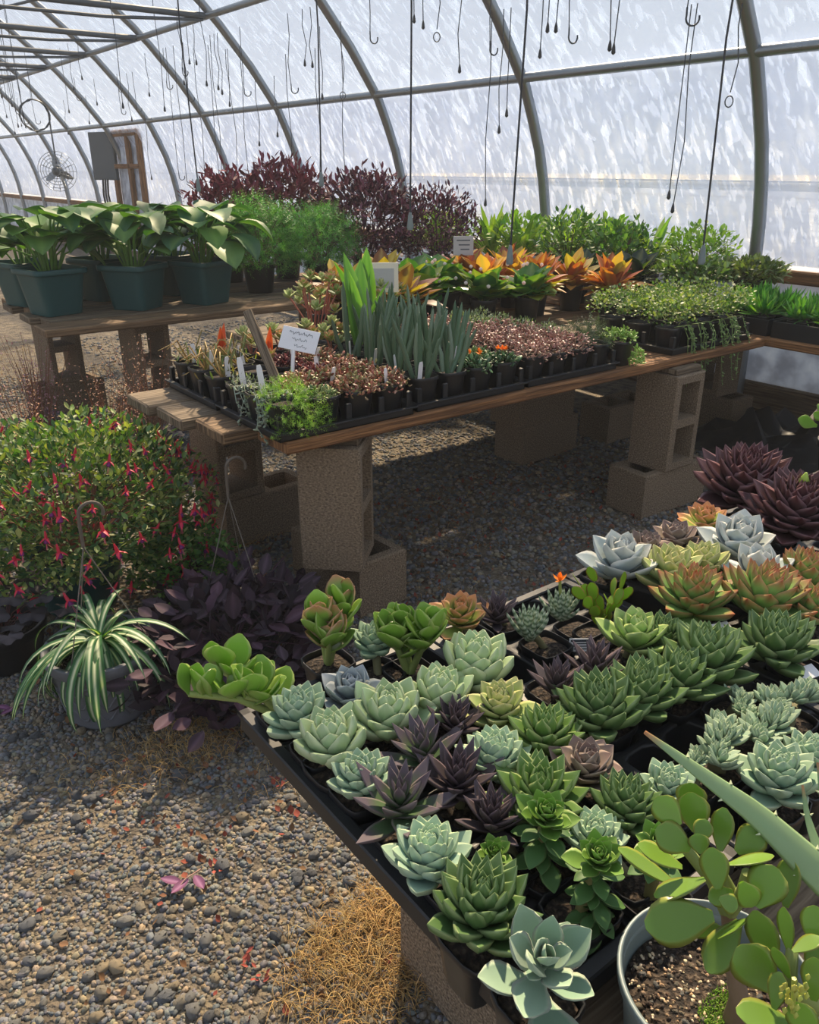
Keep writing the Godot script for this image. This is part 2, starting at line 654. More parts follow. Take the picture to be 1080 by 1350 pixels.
func gravel(floor_node: Node3D) -> void:
	var shapes := []
	for i in 5:
		shapes.append(pebble(100 + i, 0.45 + 0.1 * (i % 3)))
	# the three hundred largest stones, each its own
	var tones := []
	for i in 6:
		tones.append(mat("stone_%d" % i, ["747472", "63666a", "857e70", "93866f", "7d7c78", "595b5e"][i], 0.85, {"heightmap_enabled": true, "heightmap_texture": ramp_noise(0.05, 128, [], 71), "heightmap_scale": 0.3, "uv1_triplanar": true, "uv1_scale": Vector3(2, 2, 2)}))
	for i in 290:
		var p := Vector3(rn(-0.05, 0.75), 0, rn(-2.2, -0.75))
		if p.x > 0.5 and p.z > -1.2 and rng.randf() < 0.5:
			p.x -= 0.4
		var s := rn(0.009, 0.02) * (1.0 if i % 12 else 1.35)
		var b := Basis(Vector3.UP, rn(0, TAU)) * Basis(Vector3.RIGHT, rn(-0.3, 0.3)) * Basis.from_scale(Vector3(s, s, s))
		part("stone", shapes[i % 5], tones[rng.randi() % 6], floor_node, Transform3D(b, p + Vector3.UP * s * 0.25))
	# the finer gravel
	leafy("gravel_mat", 0.9, Color.BLACK)
	for g in 5:
		var where := []
		var cols := []
		for zone in [[-0.1, 1.3, -2.4, -0.55, 6500, 0.0035, 0.0105], [0.9, 3.6, -3.7, -1.0, 4200, 0.006, 0.016], [0.0, 1.8, -6.0, -2.2, 2600, 0.007, 0.017], [1.8, 4.3, -7.0, -3.6, 800, 0.01, 0.02]]:
			for i in zone[4]:
				var p := Vector3(rn(zone[0], zone[1]), 0, rn(zone[2], zone[3]))
				var s := rn(zone[5], zone[6]) * (0.7 + 0.6 * rng.randf() * rng.randf())
				var b := Basis(Vector3.UP, rn(0, TAU)) * Basis(Vector3.RIGHT, rn(-0.5, 0.5)) * Basis.from_scale(Vector3(s, s, s))
				where.append(Transform3D(b, p + Vector3.UP * s * 0.15))
				cols.append(stone_color())
		copies("gravel", shapes[g], M.gravel_mat, floor_node, where, cols)
	# dry grass
	var gb := MB.new()
	gb.tube([Vector3(0, 0, 0), Vector3(0.1, 0.5, 0.02), Vector3(0.4, 0.8, 0.1), Vector3(0.9, 0.75, 0.2)], [0.02, 0.018, 0.014, 0.004], 3, Color.WHITE, false)
	var blade_me := gb.mesh()
	var tufts := [[Vector3(0.5908, 0.0000, -0.8617), 0.11, 900, 1.0], [Vector3(0.5239, -0.0000, -0.8372), 0.12, 700, 1.0], [Vector3(0.6605, 0.0000, -0.9338), 0.06, 260, 0.8], [Vector3(0.5619, 0.0000, -0.9448), 0.1, 160, 0.8], [Vector3(0.5499, 0.0000, -1.5963), 0.1, 500, 0.8], [Vector3(0.4742, 0.0000, -1.6018), 0.12, 240, 0.8], [Vector3(0.6876, 0.0000, -1.4042), 0.12, 160, 0.7], [Vector3(1.2434, 0.0000, -2.6433), 0.12, 300, 0.9], [Vector3(1.0983, 0.0000, -2.5430), 0.1, 200, 0.8], [Vector3(1.3197, 0.0000, -1.7005), 0.3, 500, 0.6], [Vector3(1.9010, 0.0000, -2.2764), 0.3, 350, 0.6], [Vector3(0.3700, 0.0000, -1.6478), 0.1, 120, 0.7], [Vector3(1.3073, 0.0000, -5.7578), 0.4, 500, 1.0], [Vector3(1.3233, 0.0000, -6.6449), 0.5, 600, 1.0]]
	var where := []
	var cols := []
	for t in tufts:
		for i in t[2]:
			var a := rn(0, TAU)
			var r: float = t[1] * sqrt(rng.randf())
			var s := rn(0.018, 0.05) * float(t[3])
			where.append(Transform3D(Basis(Vector3.UP, rn(0, TAU)) * Basis(Vector3.BACK, rn(-0.9, 0.2)) * Basis.from_scale(Vector3(s, s, s)), t[0] + Vector3(cos(a) * r * 1.3, 0.002, sin(a) * r)))
			cols.append(vary(L("b99a63") if rng.randf() < 0.7 else L("8d6f45"), 0.2))
	copies("dry_grass", blade_me, M.gravel_mat, floor_node, where, cols)
	# brown leaf litter under the benches
	var lb := MB.new()
	lb.blade([0.05, 0.3, 0.35, 0.2, 0.0], 0.8, 0.3, Color.WHITE, Color.WHITE, Color.WHITE, 4)
	where = []
	cols = []
	for i in 2300:
		var p := Vector3(rn(1.1, 3.0), 0.004, rn(-2.6, -1.1))
		if rng.randf() < 0.25:
			p = Vector3(rn(0.3, 1.1), 0.004, rn(-2.6, -1.2))
		if rng.randf() < 0.025:
			p = Vector3(rn(0.1, 0.6), 0.004, rn(-1.6, -0.8))
		var s := rn(0.008, 0.022)
		where.append(Transform3D(Basis(Vector3.UP, rn(0, TAU)) * Basis(Vector3.RIGHT, rn(-0.8, 0.4)) * Basis.from_scale(Vector3(s, s, s)), p + Vector3.UP * 0.004))
		cols.append(vary(L("6b4c33") if rng.randf() < 0.75 else L("7c3b2c"), 0.25))
	copies("leaf_litter", lb.mesh(), M.gravel_mat, floor_node, where, cols)


# ---------- blocks, benches, trays, pots

func face(mb: MB, a: Vector3, b: Vector3, d: Vector3, e: Vector3, n: Vector3) -> void:
	var i0 := mb.ix.size()
	mb.flat_quad(a, b, d, e, a.distance_to(b), b.distance_to(d), Color.WHITE, Vector2.ZERO)
	if (d - a).cross(b - a).dot(n) < 0.0:
		for i in range(i0, mb.ix.size(), 3):
			var s := mb.ix[i + 1]
			mb.ix[i + 1] = mb.ix[i + 2]
			mb.ix[i + 2] = s


# a hollow concrete block, 39 x 19 x 19 cm, two cores running along y
func block_mesh() -> ArrayMesh:
	var mb := MB.new()
	var b := 0.005
	var h := 0.095
	var xs := [-0.195 + b, -0.161, -0.017, 0.017, 0.161, 0.195 - b]
	var zs := [-0.095 + b, -0.062, 0.062, 0.095 - b]
	for s in [-1.0, 1.0]:
		for i in 5:
			for k in 3:
				if k == 1 and i in [1, 3]:
					continue
				face(mb, Vector3(xs[i], h * s, zs[k]), Vector3(xs[i + 1], h * s, zs[k]), Vector3(xs[i + 1], h * s, zs[k + 1]), Vector3(xs[i], h * s, zs[k + 1]), Vector3(0, s, 0))
		var X := 0.195
		var Z := 0.095
		face(mb, Vector3(-X, b - h, Z * s), Vector3(X, b - h, Z * s), Vector3(X, h - b, Z * s), Vector3(-X, h - b, Z * s), Vector3(0, 0, s))
		face(mb, Vector3(X * s, b - h, -Z), Vector3(X * s, b - h, Z), Vector3(X * s, h - b, Z), Vector3(X * s, h - b, -Z), Vector3(s, 0, 0))
		for q in [-1.0, 1.0]:
			face(mb, Vector3(-X, (h - b) * s, Z * q), Vector3(X, (h - b) * s, Z * q), Vector3(X - b, h * s, (Z - b) * q), Vector3(b - X, h * s, (Z - b) * q), Vector3(0, s, q))
			face(mb, Vector3(X * q, (h - b) * s, -Z), Vector3(X * q, (h - b) * s, Z), Vector3((X - b) * q, h * s, Z - b), Vector3((X - b) * q, h * s, b - Z), Vector3(q, s, 0))
	for i in [1, 3]:
		var x0: float = xs[i]
		var x1: float = xs[i + 1]
		for s in [-1.0, 1.0]:
			face(mb, Vector3(x0, -h, zs[1] if s < 0 else zs[2]), Vector3(x1, -h, zs[1] if s < 0 else zs[2]), Vector3(x1, h, zs[1] if s < 0 else zs[2]), Vector3(x0, h, zs[1] if s < 0 else zs[2]), Vector3(0, 0, -s))
			var x := x0 if s < 0 else x1
			face(mb, Vector3(x, -h, zs[1]), Vector3(x, -h, zs[2]), Vector3(x, h, zs[2]), Vector3(x, h, zs[1]), Vector3(-s, 0, 0))
	return mb.mesh()


# lie: cores upright; stand: long side upright, cores across. at: middle of its foot
func block(at: Vector3, yaw: float, stands: bool, label: String, m := "concrete", tilt := 0.0) -> void:
	var o := part("concrete_block", S.block, M[m], self)
	var b := Basis(Vector3.UP, yaw)
	if stands:
		# long side up, cores along the block's local z after the turn
		b = b * Basis(Vector3.UP, 0) * Basis(Vector3.BACK, PI / 2) * Basis(Vector3.RIGHT, PI / 2)
	o.transform = Transform3D(Basis(Vector3.RIGHT, tilt) * b, at + Vector3.UP * (0.195 if stands else 0.095))
	tag(o, label, "concrete block", "hollow blocks under the benches")


func blocks() -> void:
	S.block = block_mesh()
	var d := 0.19
	# front left pillar of the near bench
	block(Vector3(1.31, 0, -2.05), 1.62, false, "lying hollow block under the leftmost front pillar of the near bench")
	block(Vector3(1.212, d, -1.945), 0.77, true, "upright hollow block at the near left corner of the tray bench")
	# behind it
	block(Vector3(1.30, 0, -2.66), 0.06, false, "lying hollow block beside the fuchsia, below an upright block")
	block(Vector3(1.185, d, -2.66), 0.12, true, "upright hollow block behind the wire hanger, under the bench planks")
	# right pillar
	block(Vector3(2.765, 0, -1.885), -0.05, false, "lying hollow block below the right front pillar of the near bench")
	block(Vector3(2.755, d, -1.875), 0.03, true, "upright hollow block under the trailing plant, two cores facing front")
	# dim ones at the back, in pairs
	block(Vector3(2.84, 0, -2.66), 0.03, false, "lower lying block of the dim pair in the bench shadow")
	block(Vector3(2.80, d, -2.66), 0.03, false, "upper lying block of the dim pair in the bench shadow")
	block(Vector3(2.84, 2.0 * d, -2.66), 0.03, false, "topmost lying block of the dim pile, touching the planks")
	block(Vector3(3.42, 0, -2.62), 0.0, false, "lying block in the shade between the two dim pillars")
	block(Vector3(3.95, 0, -2.42), 1.55, false, "lower block below the bench along the film wall")
	block(Vector3(3.95, d, -2.42), 1.55, true, "upright block below the bench along the film wall")
	# below the bench with the green pots
	block(Vector3(1.50, 0, -4.2), 0.1, false, "lying block under the bench with the green square pots")
	block(Vector3(1.465, d, -4.18), 0.12, true, "upright block with two open cores under the green pots")
	block(Vector3(1.20, 0, -4.85), 0.1, false, "lying block at the far left foot of the hosta bench")
	block(Vector3(1.20, d, -4.85), 0.15, true, "upright block at the far left foot of the hosta bench")
	block(Vector3(2.55, 0, -4.2), 0.0, false, "lying block under the right half of the hosta bench")
	block(Vector3(2.55, d, -4.2), 0.0, true, "upright block under the right half of the hosta bench")
	# foreground table
	block(Vector3(0.697, 0, -0.615), 1.57, false, "lying block at the foot of the nearest tray table")
	block(Vector3(0.697, d, -0.71), 0.0, true, "sunlit upright block below the edge of the nearest succulent tray")
	block(Vector3(1.75, 0, -0.55), 1.57, false, "lying block below the right end of the nearest tray table")
	block(Vector3(1.75, d, -0.55), 1.57, true, "upright block below the right end of the nearest tray table")
	for q in [[Vector3(1.185, 0.58, -2.62), Vector3(0.09, 0.026, 0.10), 0.1, "behind the wire hanger"], [Vector3(1.212, 0.58, -1.945), Vector3(0.13, 0.024, 0.17), 0.77, "at the near left bench corner"], [Vector3(1.465, 0.58, -4.18), Vector3(0.17, 0.024, 0.14), 0.1, "below the green square pots"], [Vector3(2.755, 0.58, -1.875), Vector3(0.16, 0.024, 0.16), 0.0, "below the trailing plants"], [Vector3(1.2, 0.58, -4.85), Vector3(0.16, 0.024, 0.16), 0.0, "at the far left of the hosta bench"], [Vector3(2.55, 0.58, -4.2), Vector3(0.16, 0.024, 0.16), 0.0, "below the feathery ferns"], [Vector3(3.95, 0.58, -2.42), Vector3(0.16, 0.024, 0.16), 0.0, "beside the film wall"]]:
		var mb := MB.new()
		mb.box(Vector3.ZERO, q[1], Basis(), 0.004)
		var o := part("wood_shim", mb.mesh(), M.wood_grey, self, Transform3D(Basis(Vector3.UP, q[2]), q[0] + Vector3.UP * 0.013))
		tag(o, "wooden packing piece on the upright block " + q[3], "wood piece", "packing pieces on the blocks")


func plank(parent: Node, x0: float, x1: float, z: float, w: float, y: float, m: String, skew := 0.0, th := 0.036) -> void:
	var mb := MB.new()
	mb.box(Vector3((x0 + x1) / 2, y - th / 2, z), Vector3(x1 - x0, th, w), Basis(Vector3.UP, skew), 0.006)
	part("plank", mb.mesh(), M[m], parent)


func benches() -> void:
	var b1 := thing("plank_bench", "weathered plank bench on blocks carrying the trays of small pots", "bench")
	plank(b1, 0.985, 3.34, -1.91, 0.17, 0.642, "wood_warm")
	plank(b1, 0.885, 3.30, -2.1, 0.185, 0.642, "wood")
	plank(b1, 0.845, 3.3, -2.3, 0.19, 0.642, "wood_grey", 0.004)
	plank(b1, 0.825, 3.3, -2.5, 0.185, 0.642, "wood_grey")
	var b3 := thing("plank_bench", "second plank bench behind the trays, under the orange and green leaf plants", "bench")
	for i in 4:
		plank(b3, 1.54 + 0.03 * (i % 2), 3.3, -2.72 - 0.2 * i, 0.19, 0.642, ["wood", "wood_grey"][i % 2])
	var b2 := thing("plank_bench", "plank bench with green square pots of broad-leaved plants", "bench")
	for i in 6:
		plank(b2, [0.92, 1.0, 0.95, 1.02, 0.96, 1.0][i], 4.2, -4.0 - 0.2 * i, 0.19, 0.642, ["wood", "wood_grey", "wood_grey", "wood", "wood_grey", "wood"][i], 0.0)
	var b4 := thing("plank_bench", "bench along the film wall with the trays of grassy succulents", "bench")
	for i in 5:
		var mb := MB.new()
		mb.box(Vector3(3.44 + 0.19 * i, 0.624, -2.0), Vector3(0.185, 0.036, 3.6), Basis(), 0.006)
		part("plank", mb.mesh(), M[["wood_warm", "wood", "wood_grey", "wood", "wood_grey"][i]], b4)
	var b5 := thing("plank_bench", "low plank table under the nearest succulent trays", "bench")
	for i in 3:
		plank(b5, 0.40, 2.5, -0.40 - 0.17 * i, 0.165, 0.606, "wood_grey", 0.0, 0.026)
	var b6 := thing("plank_bench", "plank under the jade plant pot at the bottom right corner", "bench")
	plank(b6, 0.36, 1.6, -0.2, 0.22, 0.606, "wood_grey", 0.0, 0.026)
	plank(b6, 0.5, 1.6, 0.06, 0.24, 0.606, "wood_grey", 0.0, 0.026)


func deep_tray(w: float, d: float, nx: int, nz: int, deep: float) -> ArrayMesh:
	var mb := MB.new()
	var hx := w / nx / 2.0
	var hz := d / nz / 2.0
	for i in nx:
		for k in nz:
			var mid := Vector3(-w / 2 + hx * (2 * i + 1), 0, -d / 2 + hz * (2 * k + 1))
			var rows := []
			for q in [[9.0, 1.0, deep - 0.001], [5.0, 0.9, deep], [4.0, 0.86, deep - 0.004], [4.0, 0.8, deep * 0.4], [4.0, 0.76, 0.006], [4.0, 0.7, 0.003]]:
				var row := PackedVector3Array()
				for j in 16:
					var a := TAU * j / 16
					var f := 1.0 / maxf(absf(cos(a)), absf(sin(a))) if q[0] > 8.0 else 1.0 / pow(pow(absf(cos(a)), q[0]) + pow(absf(sin(a)), q[0]), 1.0 / q[0])
					row.append(mid + Vector3(cos(a) * f * hx * q[1], q[2], sin(a) * f * hz * q[1]))
				rows.append(row)
			mb.skin(rows, [Color.WHITE, Color.WHITE, Color.WHITE, Color.WHITE, Color.WHITE, Color.WHITE], true, false, true)
	return mb.mesh()


func tray_rim(w: float, d: float, deep: float, lip := 0.016) -> ArrayMesh:
	var mb := MB.new()
	for s in [-1.0, 1.0]:
		mb.box(Vector3(0, deep, s * d / 2), Vector3(w + lip, 0.009, lip), Basis(), 0.003)
		mb.box(Vector3(s * w / 2, deep, 0), Vector3(lip, 0.009, d + lip), Basis(), 0.003)
		mb.box(Vector3(0, deep * 0.75, s * (d / 2 + 0.004)), Vector3(w + 0.008, deep * 0.45, 0.004), Basis(), 0.001)
		mb.box(Vector3(s * (w / 2 + 0.004), deep * 0.75, 0), Vector3(0.004, deep * 0.45, d + 0.008), Basis(), 0.001)
	return mb.mesh()


var cells := []


func front_trays() -> void:
	var w := 0.296
	var d := 0.524
	S.deep = deep_tray(w, d, 4, 6, 0.05)
	S.deep_rim = tray_rim(w, d, 0.05)
	var x := 0.358
	var told := ["black cell tray full of pale rosettes, nearest the gravel", "black cell tray with empty cells beside the haworthias", "black cell tray under the crested rosettes", "black cell tray under the red tipped rosettes", "black cell tray under the dark maroon rosettes", "black cell tray at the right edge behind the maroon rosettes"]
	for i in 6:
		var o := thing("plant_tray", told[i], "tray", Vector3(x + w / 2, 0.606, -0.558 + (0.002 if i % 2 else -0.003)), 0.0, "black cell trays in the foreground")
		part("cell_sheet", S.deep, M.tray_plastic, o)
		part("rim", S.deep_rim, M.tray_plastic, o)
		for a in 4:
			for b in 6:
				cells.append(o.position + Vector3(-w / 2 + w / 8 * (2 * a + 1), 0.003, -d / 2 + d / 12 * (2 * b + 1)))
		x += w + 0.018


func small_pot(r: float, h: float, power: float, segs := 20) -> ArrayMesh:
	var mb := MB.new()
	mb.lathe([Vector2(0.001, 0.0), Vector2(r * 0.74, 0.0), Vector2(r * 0.92, h * 0.86), Vector2(r, h * 0.87), Vector2(r, h), Vector2(r * 0.93, h), Vector2(r * 0.9, h * 0.84), Vector2(r * 0.85, h * 0.6)], segs, Color.WHITE, power)
	return mb.mesh()


func disc(r: float, power: float, segs := 20) -> ArrayMesh:
	var mb := MB.new()
	mb.lathe([Vector2(0.001, 0.004), Vector2(r * 0.5, 0.003), Vector2(r, 0.0), Vector2(r * 0.9, -0.01), Vector2(0.001, -0.01)], segs, Color.WHITE, power)
	return mb.mesh()


func pots() -> void:
	S.cell_pot = small_pot(0.033, 0.06, 5.0)
	S.cell_soil = disc(0.028, 5.0)
	S.bench_pot = small_pot(0.05, 0.09, 3.2, 24)
	S.bench_soil = disc(0.043, 3.2)
	S.big_pot = small_pot(0.085, 0.16, 2.0, 28)
	S.big_soil = disc(0.073, 2.0, 24)
	# tapered square pot with a rolled rim
	var mb := MB.new()
	mb.lathe([Vector2(0.001, 0.0), Vector2(0.078, 0.0), Vector2(0.08, 0.004), Vector2(0.104, 0.165), Vector2(0.115, 0.166), Vector2(0.117, 0.172), Vector2(0.117, 0.186), Vector2(0.113, 0.19), Vector2(0.103, 0.189), Vector2(0.1, 0.16), Vector2(0.096, 0.14)], 40, Color.WHITE, 12.0)
	S.square_pot = mb.mesh()
	S.square_soil = disc(0.096, 12.0, 40)


func label_tag(parent: Node, at: Vector3, turn: float, lean: float, h := 0.07, w := 0.018, m := "tag_plastic") -> MeshInstance3D:
	var mb := MB.new()
	var rows := []
	for q in [[0.12, 0.0], [0.5, 0.18], [0.5, 0.86], [0.32, 1.0]]:
		var row := PackedVector3Array()
		for s in [[-1, -1], [1, -1], [1, 1], [-1, 1]]:
			row.append(Vector3(s[0] * w * q[0], q[1] * h, s[1] * 0.0006))
		rows.append(row)
	mb.skin(rows, [Color.WHITE, Color.WHITE, Color.WHITE, Color.WHITE], true, true, true)
	return part("name_tag", mb.mesh(), M[m], parent, Transform3D(Basis(Vector3.UP, turn) * Basis(Vector3.RIGHT, lean), at))


# ---------- the succulents in the nearest trays

func leaf_kind(called: String, prof: Array, th: float, bend: float, cup: float, base: String, tip: String, edge: String, at := 0.8) -> void:
	var list := []
	for i in 3:
		var mb := MB.new()
		mb.fleshy(prof, th * rn(0.9, 1.1), bend * rn(0.8, 1.25), cup, vary(L(base), 0.13), vary(L(tip), 0.1), vary(L(edge), 0.1), at)
		list.append(mb.mesh())
	S[called] = list


func leaf_kinds() -> void:
	var point := [0.15, 0.175, 0.2, 0.22, 0.215, 0.17, 0.085, 0.0]
	var spoon := [0.12, 0.15, 0.2, 0.26, 0.3, 0.27, 0.17, 0.02]
	var egg := [0.12, 0.19, 0.25, 0.28, 0.28, 0.24, 0.15, 0.02]
	var broad := [0.17, 0.24, 0.31, 0.36, 0.37, 0.31, 0.18, 0.01]
	var lance := [0.1, 0.125, 0.145, 0.15, 0.135, 0.1, 0.05, 0.0]
	leaf_kind("green", point, 0.12, 0.55, 0.3, "5f8040", "6c8c4c", "b0bf84", 0.88)
	leaf_kind("deep_green", point, 0.12, 0.55, 0.3, "527042", "647f4c", "9fb27c", 0.88)
	leaf_kind("pale_blue", egg, 0.12, 0.55, 0.3, "93ae9e", "a9bf9c", "c6d3a8", 0.86)
	leaf_kind("mint", egg, 0.15, 0.6, 0.2, "92ac83", "a3b88b", "c6cfa6", 0.85)
	leaf_kind("sea_green", egg, 0.14, 0.5, 0.25, "7f9d86", "8fa98d", "b3c3a2", 0.85)
	leaf_kind("silver", broad, 0.07, 0.5, 0.35, "8c979f", "a0a8ad", "b8bebf", 0.85)
	leaf_kind("white_silver", broad, 0.08, 0.55, 0.35, "a9b4b8", "bfc4c2", "d9d8d0", 0.85)
	leaf_kind("purple", lance, 0.07, 0.25, 0.3, "453d42", "51444c", "74646a", 0.8)
	leaf_kind("purple_green", lance, 0.08, 0.25, 0.35, "4f6a44", "544a52", "7d7073", 0.55)
	leaf_kind("grey_brown", broad, 0.08, 0.5, 0.35, "85796f", "77655f", "a89a8d", 0.8)
	leaf_kind("maroon", point, 0.08, 0.45, 0.35, "4c3438", "5a353a", "94747a", 0.85)
	leaf_kind("red_tip", point, 0.11, 0.5, 0.35, "7fa45c", "b0533f", "b98a5e", 0.86)
	leaf_kind("lime_rose", spoon, 0.09, 0.5, 0.35, "8fb26a", "a9bf74", "c7cf8c", 0.86)
	leaf_kind("sunset", spoon, 0.05, 0.45, 0.35, "a9bf62", "d09a6c", "d8a083", 0.72)
	leaf_kind("aeonium", spoon, 0.05, 0.45, 0.4, "78a047", "86ab52", "a9c07a", 0.86)
	leaf_kind("aeonium_low", spoon, 0.05, -0.3, 0.3, "537e42", "588346", "7c9a5c", 0.86)
	leaf_kind("yellow_green", egg, 0.1, 0.5, 0.35, "9fb06e", "b3b478", "cfc893", 0.84)
	leaf_kind("crest", [0.1, 0.13, 0.17, 0.2, 0.22, 0.2, 0.13, 0.02], 0.12, 0.4, 0.2, "879f86", "93a688", "b5c2a2", 0.85)
	leaf_kind("felt", [0.1, 0.12, 0.18, 0.25, 0.29, 0.27, 0.18, 0.02], 0.07, 0.55, 0.35, "7d9a80", "88a286", "b3bfa6", 0.9)
	leaf_kind("paddle", [0.08, 0.13, 0.22, 0.31, 0.36, 0.34, 0.25, 0.06], 0.07, 0.3, 0.2, "86ad4a", "93b455", "b9c77a", 0.88)
	leaf_kind("paddle_pink", [0.08, 0.13, 0.22, 0.31, 0.36, 0.34, 0.25, 0.06], 0.07, 0.3, 0.2, "8fae58", "b98b72", "cc9a86", 0.85)
	# banded haworthia leaf
	var list := []
	for i in 3:
		var mb := MB.new()
		mb.fleshy([0.13, 0.14, 0.13, 0.11, 0.08, 0.05, 0.0], 0.09, 0.5, 0.2, L("3f5f3c"), L("3f5f3c"), L("3f5f3c"), 0.9, 10)
		for k in mb.c.size():
			if (k / 8) % 2 and k < 80:
				mb.c[k] = L("b9c4ae")
		list.append(mb.mesh())
	S["banded"] = list


const LOOK := {
	"green": [54, 0.08, 1.3, "fleshy"], "deep_green": [58, 0.08, 1.3, "fleshy"], "pale_blue": [60, 0.05, 1.35, "waxy"], "mint": [36, 0.3, 1.3, "waxy"],
	"sea_green": [44, 0.1, 1.3, "waxy"], "silver": [20, 0.2, 1.25, "waxy"], "white_silver": [22, 0.2, 1.25, "waxy"], "purple": [26, 0.4, 1.3, "waxy"],
	"purple_green": [22, 0.25, 1.25, "waxy"], "grey_brown": [26, 0.15, 1.2, "waxy"], "maroon": [64, 0.1, 1.25, "fleshy"], "red_tip": [46, 0.15, 1.3, "fleshy"],
	"lime_rose": [24, 0.2, 1.2, "fleshy"], "sunset": [26, 0.05, 1.2, "fleshy"], "aeonium": [24, 0.1, 1.2, "thin"], "yellow_green": [34, 0.15, 1.25, "waxy"],
	"felt": [16, 0.15, 1.2, "fuzzy"], "banded": [34, 0.5, 1.35, "waxy"], "crest": [60, 0.3, 1.3, "waxy"]}


func whorl(root: Node, kind: String, crown: Vector3, r: float, n: int, t0: float, t1: float, lean := Vector3.ZERO, m := "") -> void:
	var tilt_all := aim(Vector3.UP + lean, Vector3.BACK) * Basis(Vector3.RIGHT, PI / 2)
	tilt_all = Basis(Vector3.UP.cross((Vector3.UP + lean).normalized()).normalized(), Vector3.UP.angle_to(Vector3.UP + lean)) if lean.length() > 0.01 else Basis()
	var spin := rn(0, TAU)
	for i in n:
		var t := float(i) / maxi(1, n - 1)
		var tilt := lerpf(t0, t1, pow(t, 0.8)) + rn(-0.07, 0.07)
		var ln := r * lerpf(1.0, 0.4, pow(t, 1.15)) * rn(0.94, 1.06) / maxf(0.75, cos(t0))
		var b := tilt_all * Basis(Vector3.UP, spin + i * 2.39996 + rn(-0.1, 0.1)) * Basis(Vector3.RIGHT, -tilt) * Basis.from_scale(Vector3(ln, ln, ln))
		var start := crown + tilt_all * (Vector3.UP * r * (0.34 * t - 0.14 * (1.0 - t)))
		part("leaf", S[kind][rng.randi() % 3], M[m if m else LOOK[kind][3]], root, Transform3D(b, start))


func free_cell(near: Vector3) -> Vector3:
	var best := -1
	for i in cells.size():
		if best < 0 or Vector2(cells[i].x - near.x, cells[i].z - near.z).length() < Vector2(cells[best].x - near.x, cells[best].z - near.z).length():
			best = i
	if best < 0 or Vector2(cells[best].x - near.x, cells[best].z - near.z).length() > 0.04:
		return Vector3(near.x, 0.609, near.z)
	var c: Vector3 = cells[best]
	cells.remove_at(best)
	return c


func cell_plant(called: String, label: String, group: String, at: Array) -> Node3D:
	var c := free_cell(Vector3(at[0], 0, at[1]))
	var root := thing(called, label, "succulent", c, 0.0, group)
	part("pot", S.cell_pot, M.black_plastic, root)
	part("soil", S.cell_soil, M.soil, root, Transform3D(Basis(), Vector3(0, 0.052, 0)))
	return root


func crown_of(root: Node3D, at: Array, lift := 0.0) -> Vector3:
	return Vector3(at[0], 0.695 + lift, at[1]) - root.position


func stalk(root: Node3D, a: Vector3, b: Vector3, r: float, hex := "6d6a4a") -> void:
	var mb := MB.new()
	mb.tube([a, a.lerp(b, 0.5) + Vector3(0, 0.004, 0), b], r, 6, L(hex))
	part("stem", mb.mesh(), M.stem, root)


